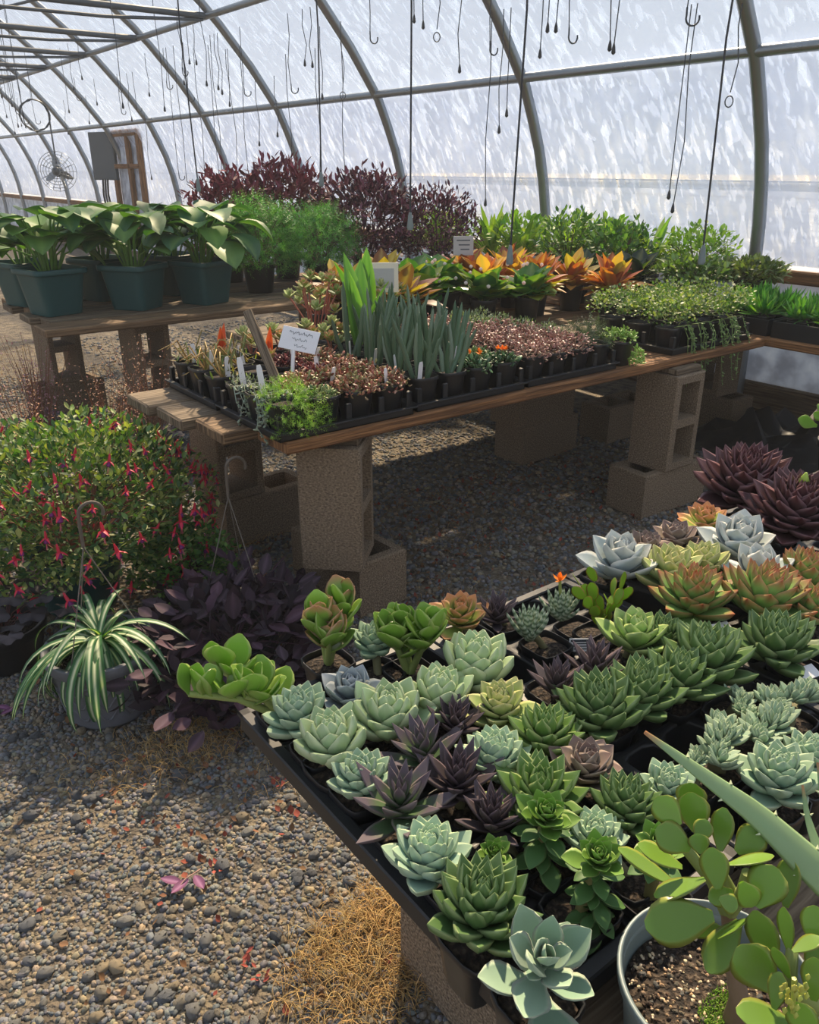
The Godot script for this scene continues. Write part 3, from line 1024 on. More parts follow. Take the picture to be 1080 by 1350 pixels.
func front_plants() -> void:
	leaf_kinds()
	var rows := [
		["sea_green", [0.3865, -0.7267, 0.0412], "flat grey green rosette at the tray corner, below the leaning paddle plant"],
		["silver", [0.4612, -0.7260, 0.0400], "silver blue open rosette among mint green ones"],
		["mint", [0.3909, -0.6556, 0.0436], "plump mint rosette hanging over the left tray edge"],
		["mint", [0.4708, -0.6564, 0.0466], "plump mint rosette to the right of the silver blue one"],
		["mint", [0.5431, -0.6491, 0.0444], "upright mint rosette in the middle of the pale group"],
		["mint", [0.6210, -0.6671, 0.0530], "tall spreading pale green rosette beside the empty cells"],
		["sea_green", [0.3855, -0.5879, 0.0344], "grey green twin rosette on the left tray edge above the purple spiky plant"],
		["sea_green", [0.5584, -0.8096, 0.0325], "pale green rosette between two yellow paddle plants"],
		["yellow_green", [0.5935, -0.5850, 0.0398], "striped pale green rosette below the empty cells"],
		["purple_green", [0.3921, -0.5281, 0.0522], "spiky purple and green plant overhanging the left tray edge"],
		["purple_green", [0.4633, -0.5752, 0.0489], "spiky purple plant right of the mint rosette on the edge"],
		["purple", [0.4635, -0.5191, 0.0459], "dark violet spiky plant in front of the cream blue rosette"],
		["purple", [0.5283, -0.5976, 0.0369], "dark spiky plant between the mint and striped rosettes"],
		["purple", [0.4581, -0.4571, 0.0379], "small dark violet spiky plant left of the glossy green rosette"],
		["pale_blue", [0.5251, -0.5230, 0.0382], "tight cream blue rosette surrounded by dark spiky plants"],
		["pale_blue", [0.3744, -0.4562, 0.0387], "pale blue rosette with cream tips on the left tray edge"],
		["pale_blue", [0.5239, -0.3743, 0.0307], "pale blue rosette behind the green tower plant"],
		["deep_green", [0.3723, -0.3809, 0.0484], "large dark green pointed rosette near the bottom tray corner"],
		["green", [0.5971, -0.5146, 0.0433], "bright green pointed rosette above the grey brown one"],
		["green", [0.5178, -0.4498, 0.0481], "glossy green pointed rosette left of the grey brown rosette"],
		["deep_green", [0.5829, -0.3844, 0.0386], "dark green pointed rosette below the grey brown one"],
		["grey_brown", [0.5929, -0.4487, 0.0376], "grey brown rosette like a faded rose"],
		["deep_green", [0.6853, -0.5050, 0.0546], "bright green pointed rosette beside the dark spiky pair"],
		["deep_green", [0.7533, -0.4978, 0.0506], "green pointed rosette, second in the green row"],
		["deep_green", [0.8200, -0.4882, 0.0480], "green pointed rosette, third in the green row"],
		["deep_green", [0.8865, -0.4905, 0.0581], "green pointed rosette, last in the green row"],
		["deep_green", [0.8935, -0.5676, 0.0383], "small green rosette behind the lime rosette"],
		["deep_green", [0.9975, -0.4504, 0.0556], "dark green rosette between two white tags on the right"],
		["lime_rose", [0.8525, -0.5839, 0.0477], "lime green open rosette in a pot with a pale rim"],
		["purple", [0.6846, -0.5752, 0.0386], "dark purple spiky plant left of the green rosette row"],
		["purple", [0.7559, -0.5725, 0.0410], "dark purple spiky plant behind the first green rosette"],
		["purple", [0.7476, -0.7575, 0.0356], "dark purple spiky plant beside the pink edged rosette"],
		["banded", [0.7573, -0.6982, 0.0345], "small banded haworthia beside the empty cells"],
		["sea_green", [0.7514, -0.3071, 0.0420], "pale sea green rosette below the crested ones"],
		["sea_green", [0.8136, -0.3064, 0.0305], "grey green rosette at the right edge below the crested ones"],
		["sea_green", [0.6435, -0.3750, 0.0290], "grey green rosette half hidden behind the jade leaves"],
		["white_silver", [1.0246, -0.7507, 0.0593], "silvery rosette behind the flat stemmed cactus"],
		["yellow_green", [1.0627, -0.6730, 0.0528], "cream green rosette cluster, left head"],
		["yellow_green", [1.1263, -0.6585, 0.0486], "cream green rosette cluster, right head"],
		["grey_brown", [1.1097, -0.7593, 0.0389], "small brown rosette at the far tray edge"],
		["grey_brown", [1.1874, -0.7549, 0.0400], "small brown edged rosette at the far tray rim, in front of gravel"],
		["sunset", [1.2900, -0.7608, 0.0460], "yellow and red rosette in front of the maroon ones"],
		["white_silver", [1.2484, -0.6683, 0.0621], "silver rosette in front of the maroon ones"],
		["white_silver", [1.1723, -0.5821, 0.0563], "silver rosette half hidden by red tipped rosettes"],
		["red_tip", [1.0195, -0.6012, 0.0616], "red tipped green rosette above the left white tag"],
		["red_tip", [1.0965, -0.5332, 0.0683], "red tipped green rosette in front of the silver one"],
		["red_tip", [1.2217, -0.5309, 0.0572], "red tipped rosette at the right edge, upper"],
		["red_tip", [1.1403, -0.4704, 0.0463], "red tipped rosette at the right edge, lower"],
		["sunset", [0.6958, -0.7833, 0.0433], "pink edged yellow green rosette alone at the far tray edge"],
	]
	for q in rows:
		var root := cell_plant("rosette_succulent" if not q[0] in ["purple", "purple_green", "banded"] else "spiky_succulent", q[2], "succulents in the foreground trays", q[1])
		var look: Array = LOOK[q[0]]
		var crown := crown_of(root, q[1], 0.0)
		stalk(root, Vector3(0, 0.05, 0), crown - Vector3.UP * q[1][2] * 0.1, 0.006)
		whorl(root, q[0], crown - Vector3.UP * 0.006, q[1][2] * 1.42, look[0], look[1], look[2], Vector3(rn(-0.15, 0.05), 0, rn(-0.05, 0.15)))
	# the two great maroon rosettes
	for q in [[[1.4802, -0.8025, 0.1331], "wide maroon rosette, the left of the two large ones"], [[1.4290, -0.6631, 0.1226], "wide maroon rosette with a green bud, the right of the two large ones"]]:
		var root := cell_plant("rosette_succulent", q[1], "succulents in the foreground trays", q[0])
		var crown := crown_of(root, q[0], 0.01)
		stalk(root, Vector3(0, 0.05, 0), crown, 0.01)
		whorl(root, "maroon", crown, q[0][2], 76, 0.08, 1.25, Vector3(-0.22, 0, 0.2))
		if q[1].contains("bud"):
			var mb := MB.new()
			mb.tube([crown, crown + Vector3(0, 0.05, 0), crown + Vector3(-0.005, 0.075, 0.005)], [0.004, 0.005, 0.003], 6, L("9ab24a"))
			mb.tube([crown + Vector3(-0.005, 0.07, 0.005), crown + Vector3(-0.007, 0.083, 0.006), crown + Vector3(-0.008, 0.1, 0.008)], [0.004, 0.01, 0.002], 7, L("a9c455"))
			part("flower_bud", mb.mesh(), M.fleshy, root)
	# crested rosettes: crowns drawn out into a winding ridge
	for q in [[[0.7509, -0.3794, 0.0534], "crested grey green succulent nearest the aloe leaf tip", 0.5], [[0.8244, -0.3632, 0.0550], "crested grey green succulent in the middle of the crested group", 0.2], [[0.8992, -0.3758, 0.0531], "crested grey green succulent at the back of the crested group", -0.3], [[0.8431, -0.4090, 0.0336], "small crested succulent at the left of the crested group", 0.9], [[0.7035, -0.3828, 0.0260], "tuft of crested succulent beside the empty cell", 0.3]]:
		var root := cell_plant("crested_succulent", q[1], "crested succulents", q[0])
		var crown := crown_of(root, q[0], -0.005)
		stalk(root, Vector3(0, 0.05, 0), crown, 0.012)
		var r: float = q[0][2]
		for i in 96:
			var t := rn(-1, 1)
			var ridge := Vector3(cos(q[2]) * t, 0.12 * sin(t * 5.0), -sin(q[2]) * t + 0.22 * sin(t * 4.0)) * r * 0.75
			var side := 1.0 if i % 2 else -1.0
			var tilt := rn(0.35, 1.3)
			var ln := r * lerpf(0.62, 0.34, (tilt - 0.35) / 0.95)
			var yaw: float = q[2] + (PI if side < 0 else 0.0) + rn(-0.7, 0.7) + t * 0.9 * side
			part("leaf", S.crest[i % 3], M.waxy, root, Transform3D(Basis(Vector3.UP, yaw) * Basis(Vector3.RIGHT, -tilt) * Basis.from_scale(Vector3(ln, ln, ln)), crown + ridge + Vector3.UP * r * 0.12 * tilt))
	# bright green aeonium towers
	for q in [[[0.4297, -0.4221, 0.0232], "small bright green open rosette left of the towers", 1], [[0.4791, -0.4038, 0.0381], "bright green tower of rosettes, the left one", 3], [[0.4787, -0.3385, 0.0345], "bright green tower of rosettes, the right one", 4], [[0.5376, -0.3135, 0.0293], "green rosette half covered by the jade leaves", 2]]:
		var root := cell_plant("aeonium", q[1], "bright green aeoniums", q[0])
		var crown := crown_of(root, q[0], 0.03 if q[2] > 1 else 0.0)
		stalk(root, Vector3(0, 0.05, 0), crown, 0.007, "7a7446")
		var r: float = q[0][2]
		whorl(root, "aeonium", crown, r, 26, 0.1, 1.25, Vector3(-0.2, 0, 0.25))
		for k in q[2] - 1:
			whorl(root, "aeonium_low", crown - Vector3(0, 0.018 * (k + 1), 0) + Vector3(-0.004, 0, 0.006) * k, r * (1.0 - 0.04 * k), 11, 0.0 - 0.12 * k, 0.2 - 0.12 * k, Vector3.ZERO, "thin")
	# felted rosette at the corner
	var fr := cell_plant("felted_succulent", "felted grey green succulent at the bottom tray corner", "succulents in the foreground trays", [0.3711, -0.3037, 0.0446])
	var fc := crown_of(fr, [0.3711, -0.3037, 0.0446], 0.01)
	stalk(fr, Vector3(0, 0.05, 0), fc, 0.006, "8a5a40")
	whorl(fr, "felt", fc, 0.058, 12, 0.15, 1.1, Vector3(-0.15, 0, 0.3))
	whorl(fr, "felt", fc - Vector3.UP * 0.02, 0.07, 6, -0.1, 0.1)
	# yellow green paddle plants
	for q in [[[0.3904, -0.8179, 0.0551], "yellow green paddle plant leaning out over the tray corner", Vector3(-0.085, 0.045, -0.0), 30, "paddle"], [[0.5029, -0.8471, 0.0540], "pink tinged paddle plant behind the silver rosette", Vector3(0.0, 0.075, 0.0), 36, "paddle_pink"], [[0.5813, -0.7576, 0.0636], "bright paddle plant with round leaves at the back of the first tray", Vector3(0.01, 0.06, 0.0), 42, "paddle"]]:
		var root := cell_plant("paddle_plant", q[1], "paddle leaved plants in the first tray", q[0])
		var foot := Vector3(0, 0.05, 0)
		var base := crown_of(root, q[0], -0.015)
		for s in 3:
			var top: Vector3 = base + q[2] * rn(0.5, 1.0) + Vector3(rn(-0.045, 0.045), rn(-0.015, 0.015), rn(-0.045, 0.045))
			var mid: Vector3 = foot.lerp(top, 0.5) + Vector3(0, 0.012, 0)
			var mb := MB.new()
			mb.tube([foot, mid, top], [0.006, 0.005, 0.004], 6, L("8a9a55"))
			part("stem", mb.mesh(), M.stem, root)
			var n: int = q[3] / 3
			for i in n:
				var t := 0.35 + 0.65 * i / (n - 1.0)
				var p: Vector3 = foot.lerp(mid, t * 2.0) if t < 0.5 else mid.lerp(top, t * 2.0 - 1.0)
				var ln := rn(0.042, 0.06) * (1.0 if t < 0.9 else 0.75)
				var kind: String = q[4] if i % 3 else "paddle"
				part("leaf", S[kind][i % 3], M.jade, root, Transform3D(Basis(Vector3.UP, i * 1.7 + s) * Basis(Vector3.RIGHT, -lerpf(0.15, 1.2, t)) * Basis.from_scale(Vector3(ln, ln, ln)), p))
	# haworthia with an orange bloom
	var hw := cell_plant("haworthia", "banded haworthia with an orange flower head", "succulents in the foreground trays", [0.8369, -0.7090, 0.0465])
	var hc := crown_of(hw, [0.8267, -0.6996, 0.0460], 0.0)
	whorl(hw, "banded", hc, 0.045, 46, 0.5, 1.4)
	var bl := MB.new()
	bl.tube([hc, hc + Vector3(0, 0.03, -0.005), hc + Vector3(0.002, 0.055, -0.01)], 0.0025, 5, L("7f8a45"))
	part("flower_stalk", bl.mesh(), M.stem, hw)
	for i in 24:
		var mb := MB.new()
		mb.blade([0.06, 0.16, 0.2, 0.12, 0.0], 0.7, 0.3, L("f08a1e"), L("f59425"), L("f6a540"), 3)
		part("petal", mb.mesh(), M.petal, hw, Transform3D(Basis(Vector3.UP, i * 2.4) * Basis(Vector3.RIGHT, -rn(-0.2, 1.4)) * Basis.from_scale(Vector3.ONE * rn(0.01, 0.016)), hc + Vector3(0.002, 0.055, -0.01)))
	var card := MB.new()
	card.box(Vector3.ZERO, Vector3(0.034, 0.02, 0.001), Basis(), 0.0003)
	var ct := part("price_label", card.mesh(), M.tag_plastic, hw, Transform3D(aim(Vector3(-0.55, 0.35, 0.75)), hc + Vector3(0.0, -0.03, 0.042)))
	var ink := MB.new()
	for k in 4:
		ink.box(Vector3(-0.002 + 0.002 * (k % 2), 0.006 - 0.004 * k, 0.0006), Vector3(0.026 - 0.006 * (k % 2), 0.0015 if k else 0.003, 0.0003), Basis(), 0.0001)
	part("print", ink.mesh(), M.ink, ct)
	# flat stemmed cactus
	var fcx := cell_plant("flat_stem_cactus", "flat stemmed leafy cactus beside the orange bloom", "succulents in the foreground trays", [0.8689, -0.6588, 0.0515])
	var fx := crown_of(fcx, [0.8689, -0.6588, 0.0515], -0.01)
	leaf_kind("pad", [0.12, 0.24, 0.3, 0.32, 0.34, 0.32, 0.24, 0.08], 0.03, 0.1, 0.0, "7fa233", "8aa83a", "a06a3c", 0.95)
	for i in 9:
		var p := fx + Vector3(rn(-0.006, 0.006), 0, rn(-0.006, 0.006))
		var dir := Vector3(cos(i * 2.4) * rn(0.2, 0.7), 1.0, sin(i * 2.4) * rn(0.2, 0.7))
		for k in 3 + i % 2:
			dir = (dir + Vector3(rn(-0.35, 0.35), rn(-0.1, 0.2), rn(-0.35, 0.35))).normalized()
			var ln := rn(0.022, 0.028)
			part("pad", S.pad[k % 3], M.jade, fcx, Transform3D(aim(dir, Vector3(rn(-1, 1), 0.2, rn(-1, 1))) * Basis.from_scale(Vector3.ONE * ln), p))
			p += dir * ln * 0.93
	# lone tags lying between the pots
	for q in [[Vector3(0.9969, 0.6900, -0.5353), -0.3, "white plastic tag lying below the red tipped rosette"], [Vector3(0.9888, 0.6900, -0.3985), -0.2, "white plastic tag at the right edge below the dark green rosette"]]:
		var mb := MB.new()
		mb.box(Vector3.ZERO, Vector3(0.032, 0.0012, 0.02), Basis(), 0.0004)
		var o := part("plant_tag", mb.mesh(), M.tag_plastic, self, Transform3D(Basis(Vector3.UP, q[1]) * Basis(Vector3.RIGHT, 0.35), q[0]))
		tag(o, q[2], "tag")
	# bright jade at the right edge, beyond the maroon rosettes
	var jr := thing("jade_shrub", "bright green fleshy shrub cut by the right edge, behind the maroon rosettes", "succulent", Vector3(1.9380, 0.6090, -0.8105))
	part("pot", S.big_pot, M.black_plastic, jr, Transform3D(Basis.from_scale(Vector3(0.8, 0.7, 0.8)), Vector3.ZERO))
	part("soil", S.big_soil, M.soil, jr, Transform3D(Basis.from_scale(Vector3(0.8, 1, 0.8)), Vector3(0, 0.1, 0)))
	for i in 70:
		var a := rn(0, TAU)
		var e := rn(-0.1, 1.4)
		var d := Vector3(cos(a) * cos(e), sin(e), sin(a) * cos(e))
		var ln := rn(0.035, 0.05)
		part("leaf", S.paddle[i % 3], M.jade, jr, Transform3D(aim(d + Vector3.UP * 0.3, Vector3(rn(-1, 1), rn(0, 1), rn(-1, 1))) * Basis.from_scale(Vector3.ONE * ln), Vector3(0, 0.15, 0) + d * Vector3(0.085, 0.08, 0.085) * rn(0.5, 1.0)))
	jade_and_aloe()


func jade_and_aloe() -> void:
	var at := Vector3(0.4845, 0.606, -0.2095)
	var root := thing("jade_plant", "jade plant with broad glossy leaves in a pale rimmed nursery pot", "potted plant", at)
	var mb := MB.new()
	var R := 0.0797
	var h := 0.094
	mb.lathe([Vector2(0.001, 0), Vector2(R * 0.84, 0), Vector2(R * 0.95, h * 0.8), Vector2(R * 0.96, h - 0.012), Vector2(R * 1.02, h - 0.011), Vector2(R * 1.03, h - 0.002), Vector2(R * 1.01, h), Vector2(R * 0.975, h - 0.001), Vector2(R * 0.95, h - 0.02), Vector2(R * 0.9, h * 0.55)], 56)
	part("pot", mb.mesh(), M.nursery_pot, root)
	part("soil", disc(R * 0.915, 2.0, 40), M.soil, root, Transform3D(Basis(), Vector3(0, h - 0.032, 0)))
	# grit and moss on the soil
	var grit := pebble(7, 0.7)
	for i in 60:
		var a := rn(0, TAU)
		var r := R * 0.86 * sqrt(rng.randf())
		var s := rn(0.0018, 0.0042)
		part("grit", grit, M["stone_%d" % [2, 3, 4][i % 3]], root, Transform3D(Basis(Vector3.UP, rn(0, TAU)) * Basis(Vector3.RIGHT, rn(-1, 1)) * Basis.from_scale(Vector3.ONE * s), Vector3(cos(a) * r, h - 0.029, sin(a) * r)))
	var mw := []
	var mc := []
	var tuft := MB.new()
	tuft.tube([Vector3.ZERO, Vector3(0.1, 0.6, 0), Vector3(0.3, 1, 0.1)], [0.16, 0.13, 0.02], 4, Color.WHITE, false)
	for i in 1500:
		var p := Vector3(rn(-0.028, 0.032), h - 0.029, rn(-0.006, 0.03))
		if Vector2(p.x, (p.z - 0.01) * 1.4).length() > 0.03 * rn(0.6, 1.0):
			continue
		mw.append(Transform3D(Basis(Vector3.UP, rn(0, TAU)) * Basis(Vector3.RIGHT, rn(-0.7, 0.7)) * Basis.from_scale(Vector3.ONE * rn(0.002, 0.0045)), p))
		mc.append(vary(L("6f8f2f"), 0.3))
	copies("moss", tuft.mesh(), M.gravel_mat, root, mw, mc)
	var crumbs := []
	var cc := []
	for i in 900:
		var a := rn(0, TAU)
		var r := R * 0.88 * sqrt(rng.randf())
		crumbs.append(Transform3D(Basis(Vector3.UP, rn(0, TAU)) * Basis(Vector3.RIGHT, rn(-1, 1)) * Basis.from_scale(Vector3.ONE * rn(0.0008, 0.0026)), Vector3(cos(a) * r, h - 0.029, sin(a) * r)))
		cc.append(vary([L("3a2c22"), L("2a211b"), L("8a735a"), L("c8b699")][rng.randi() % 4], 0.2))
	copies("potting_bark", grit, M.gravel_mat, root, crumbs, cc)
	leaf_kind("jade_leaf", [0.1, 0.2, 0.31, 0.39, 0.43, 0.42, 0.33, 0.08], 0.045, 0.12, 0.08, "7fa444", "85a848", "a3a052", 0.95)
	var trunk := Vector3(0.4849, 0.6851, -0.1901) - at
	var hub := [Vector3(0.4545, 0.8417, -0.2157) - at, Vector3(0.4465, 0.8443, -0.2369) - at, Vector3(0.4593, 0.8486, -0.1951) - at, Vector3(0.4606, 0.8020, -0.2033) - at]
	var st := MB.new()
	st.tube([trunk - Vector3(0, 0.03, 0), trunk + Vector3(0, 0.012, 0), trunk.lerp(hub[3], 0.5), hub[3]], [0.011, 0.008, 0.006, 0.0055], 10, L("705c4a"))
	for k in 3:
		st.tube([hub[3], hub[3].lerp(hub[k], 0.5) + Vector3(0.003, 0, 0.003), hub[k]], [0.007, 0.0055, 0.004], 8, L("7d8a4a"))
	part("stem", st.mesh(), M.stem, root)
	# base, direction, upper side, length, width, kind
	var big := [
		[Vector3(0.4377, 0.8707, -0.2407), Vector3(-0.2102, 0.6132, -0.7615), Vector3(-0.6900, 0.4587, 0.5598), 0.0260, 0.0215], "jade_leaf", [Vector3(0.4584, 0.8539, -0.2378), Vector3(0.2246, 0.8719, -0.4352), Vector3(-0.8626, 0.3856, 0.3274), 0.0302, 0.0255], "jade_leaf", [Vector3(0.4686, 0.8556, -0.2519), Vector3(0.4278, 0.8615, -0.2736), Vector3(-0.7558, 0.5069, 0.4145), 0.0238, 0.0238], "jade_leaf",
		[Vector3(0.4360, 0.8584, -0.2283), Vector3(-0.4668, 0.3459, -0.8140), Vector3(-0.4701, 0.6825, 0.5596), 0.0281, 0.0236], "jade_leaf", [Vector3(0.4461, 0.8592, -0.2293), Vector3(0.7024, 0.7033, -0.1099), Vector3(-0.6681, 0.7046, 0.2392), 0.0170, 0.0147], "jade_leaf", [Vector3(0.4390, 0.8581, -0.2208), Vector3(0.2062, 0.8103, -0.5485), Vector3(-0.7843, 0.4720, 0.4025), 0.0145, 0.0156], "jade_leaf",
		[Vector3(0.4615, 0.8486, -0.2187), Vector3(0.4278, 0.8615, -0.2736), Vector3(-0.8870, 0.4583, 0.0564), 0.0320, 0.0183], "jade_leaf", [Vector3(0.4675, 0.8512, -0.2090), Vector3(0.8138, 0.5487, 0.1916), Vector3(-0.5613, 0.6566, 0.5038), 0.0260, 0.0226], "jade_leaf", [Vector3(0.4269, 0.8514, -0.1980), Vector3(0.2369, 0.8455, -0.4785), Vector3(-0.8073, 0.4453, 0.3873), 0.0290, 0.0204], "jade_leaf",
		[Vector3(0.4443, 0.8590, -0.2030), Vector3(0.8629, 0.0405, 0.5038), Vector3(0.1145, 0.9552, -0.2730), 0.0350, 0.0142], "jade_leaf", [Vector3(0.4323, 0.8414, -0.2301), Vector3(-0.5869, 0.3034, -0.7507), Vector3(0.1533, 0.9520, 0.2649), 0.0362, 0.0204], "jade_leaf", [Vector3(0.4347, 0.8189, -0.2323), Vector3(-0.5879, 0.4315, -0.6842), Vector3(0.3038, 0.9017, 0.3076), 0.0541, 0.0196], "jade_leaf",
		[Vector3(0.4362, 0.8416, -0.2133), Vector3(-0.7606, -0.4257, -0.4901), Vector3(-0.2164, 0.8781, -0.4268), 0.0390, 0.0223], "jade_leaf", [Vector3(0.4268, 0.8258, -0.1975), Vector3(-0.7632, -0.1980, -0.6151), Vector3(-0.5808, 0.6275, 0.5186), 0.0492, 0.0339], "jade_leaf", [Vector3(0.4455, 0.8396, -0.1782), Vector3(0.6570, 0.7528, -0.0390), Vector3(-0.7381, 0.6530, 0.1696), 0.0312, 0.0280], "jade_leaf",
		[Vector3(0.4782, 0.8226, -0.1710), Vector3(0.4278, 0.8615, -0.2736), Vector3(-0.9015, 0.4287, -0.0597), 0.0356, 0.0189], "jade_leaf", [Vector3(0.4369, 0.8601, -0.1883), Vector3(0.2951, -0.8578, 0.4209), Vector3(-0.5482, 0.2088, 0.8099), 0.0213, 0.0181], "jade_leaf", [Vector3(0.4188, 0.8535, -0.1924), Vector3(0.6659, -0.5279, 0.5272), Vector3(-0.2024, 0.5523, 0.8087), 0.0158, 0.0137], "jade_leaf",
		[Vector3(0.4211, 0.7962, -0.2147), Vector3(0.8706, 0.0881, 0.4840), Vector3(-0.4890, 0.0467, 0.8710), 0.0294, 0.0170], "jade_leaf", [Vector3(0.4410, 0.8219, -0.1849), Vector3(-0.5256, -0.8467, -0.0824), Vector3(-0.8350, 0.5320, -0.1405), 0.0438, 0.0252], "jade_leaf", [Vector3(0.4188, 0.8186, -0.1877), Vector3(0.8720, 0.3473, 0.3450), Vector3(-0.0658, 0.7815, -0.6204), 0.0258, 0.0108], "jade_leaf", [Vector3(0.4434, 0.8408, -0.1950), Vector3(-0.7677, -0.3520, -0.5354), Vector3(-0.6338, 0.5398, 0.5539), 0.0186, 0.0153], "jade_leaf"]
	for i in range(0, big.size(), 2):
		paddle_leaf(root, big[i], big[i + 1])
	# second, smaller jade at the corner
	var at2 := Vector3(0.56, 0.606, -0.05)
	var r2 := thing("jade_plant", "smaller jade with yellow flower buds, cut by the bottom right corner", "potted plant", at2)
	part("pot", S.big_pot, M.black_plastic, r2, Transform3D(Basis.from_scale(Vector3(0.7, 0.55, 0.7)), Vector3.ZERO))
	part("soil", S.big_soil, M.soil, r2, Transform3D(Basis.from_scale(Vector3(0.7, 1, 0.7)), Vector3(0, 0.075, 0)))
	var small := [
		[Vector3(0.4248, 0.8049, -0.1462), Vector3(-0.2131, 0.6578, -0.7224), Vector3(-0.6658, 0.4433, 0.6002), 0.0374, 0.0311], "jade_leaf", [Vector3(0.4407, 0.8055, -0.1560), Vector3(0.0819, 0.8442, -0.5297), Vector3(-0.9125, 0.2773, 0.3009), 0.0405, 0.0224], "jade_leaf", [Vector3(0.4403, 0.8279, -0.1485), Vector3(0.2666, 0.8748, -0.4045), Vector3(-0.9611, 0.2727, -0.0437), 0.0301, 0.0125], "jade_leaf",
		[Vector3(0.4460, 0.8425, -0.1387), Vector3(0.4278, 0.8615, -0.2736), Vector3(-0.8506, 0.4861, 0.2007), 0.0245, 0.0173], "jade_leaf", [Vector3(0.4267, 0.8459, -0.1418), Vector3(0.8791, 0.2736, 0.3903), Vector3(-0.1670, 0.9437, -0.2855), 0.0210, 0.0130], "jade_leaf", [Vector3(0.4209, 0.8300, -0.1376), Vector3(-0.0617, 0.7897, -0.6104), Vector3(-0.9793, 0.0702, 0.1898), 0.0220, 0.0110], "jade_leaf",
		[Vector3(0.4039, 0.8159, -0.1361), Vector3(0.4905, 0.8442, -0.2162), Vector3(-0.8687, 0.4538, -0.1986), 0.0238, 0.0149], "jade_leaf", [Vector3(0.4215, 0.8259, -0.1209), Vector3(0.3622, 0.8719, -0.3296), Vector3(-0.8635, 0.4470, 0.2335), 0.0275, 0.0167], "jade_leaf", [Vector3(0.4084, 0.8107, -0.1219), Vector3(-0.6803, 0.1196, -0.7231), Vector3(0.0322, 0.9905, 0.1335), 0.0392, 0.0245], "jade_leaf", [Vector3(0.4085, 0.8119, -0.1095), Vector3(-0.1324, 0.7528, -0.6447), Vector3(-0.7889, 0.3138, 0.5284), 0.0289, 0.0192], "jade_leaf", [Vector3(0.4479, 0.8146, -0.1358), Vector3(0.6570, 0.7528, -0.0390), Vector3(-0.7466, 0.6570, 0.1044), 0.0259, 0.0187], "jade_leaf"]
	for i in range(0, small.size(), 2):
		paddle_leaf(r2, small[i], small[i + 1])
	var hub2 := Vector3(0.4239, 0.8193, -0.1379) - at2
	var s2 := MB.new()
	s2.tube([Vector3(0, 0.07, 0), Vector3(0, 0.07, 0).lerp(hub2, 0.5), hub2, Vector3(0.4441, 0.8291, -0.1483) - at2], [0.008, 0.007, 0.006, 0.004], 8, L("7d8a4a"))
	part("stem", s2.mesh(), M.stem, r2)
	var bud := MB.new()
	var tip := Vector3(0.3999, 0.8564, -0.1283) - at2
	var low := Vector3(0.4020, 0.8272, -0.1247) - at2
	bud.tube([low, tip], 0.0016, 5, L("a5b04e"))
	for i in 26:
		var p := low.lerp(tip, rng.randf()) + Vector3(rn(-0.007, 0.007), rn(-0.004, 0.004), rn(-0.007, 0.007))
		bud.tube([p, p + Vector3(0, 0.0025, 0), p + Vector3(0, 0.005, 0)], [0.001, 0.0018, 0.0004], 5, vary(L("b8bb58"), 0.2))
	part("flower_buds", bud.mesh(), M.fleshy, r2)
	# aloe whose long leaf reaches in from the right edge
	var ap := Vector3(0.74, 0.606, -0.03)
	var al := thing("aloe", "aloe with one long toothed leaf reaching in from the right edge", "potted plant", ap)
	part("pot", S.big_pot, M.black_plastic, al, Transform3D(Basis.from_scale(Vector3(0.8, 0.6, 0.8)), Vector3.ZERO))
	part("soil", S.big_soil, M.soil, al, Transform3D(Basis.from_scale(Vector3(0.8, 1, 0.8)), Vector3(0, 0.08, 0)))
	var tipp := Vector3(0.4501, 0.9198, -0.2887) - ap
	var midp := Vector3(0.4880, 0.8755, -0.2082) - ap
	var endp := Vector3(0.5039, 0.8435, -0.1581) - ap
	aloe_leaf(al, [Vector3(0, 0.09, 0), endp, midp, tipp], [0.02, 0.019, 0.0135, 0.0015], "86a070")
	aloe_leaf(al, [Vector3(0, 0.09, 0), Vector3(0.5691, 0.7939, -0.1842) - ap, Vector3(0.5854, 0.8133, -0.2096) - ap, Vector3(0.5974, 0.8328, -0.2246) - ap], [0.014, 0.011, 0.008, 0.001], "7d9a6c")
	aloe_leaf(al, [Vector3(0, 0.09, 0), Vector3(0.5829, 0.7996, -0.1767) - ap, Vector3(0.5991, 0.8251, -0.2054) - ap, Vector3(0.6124, 0.8507, -0.2228) - ap], [0.014, 0.012, 0.008, 0.001], "7d9a6c")
	aloe_leaf(al, [Vector3(0, 0.09, 0), Vector3(0.05, 0.16, 0.03), Vector3(0.12, 0.2, 0.06)], [0.016, 0.012, 0.001], "7d9a6c")


func paddle_leaf(root: Node, q: Array, kind: String) -> void:
	var b := aim(q[1], q[2])
	part("leaf", S[kind][rng.randi() % 3], M.jade, root, Transform3D(b * Basis.from_scale(Vector3(q[4] / 0.86, q[3], q[3])), q[0] - root.position))


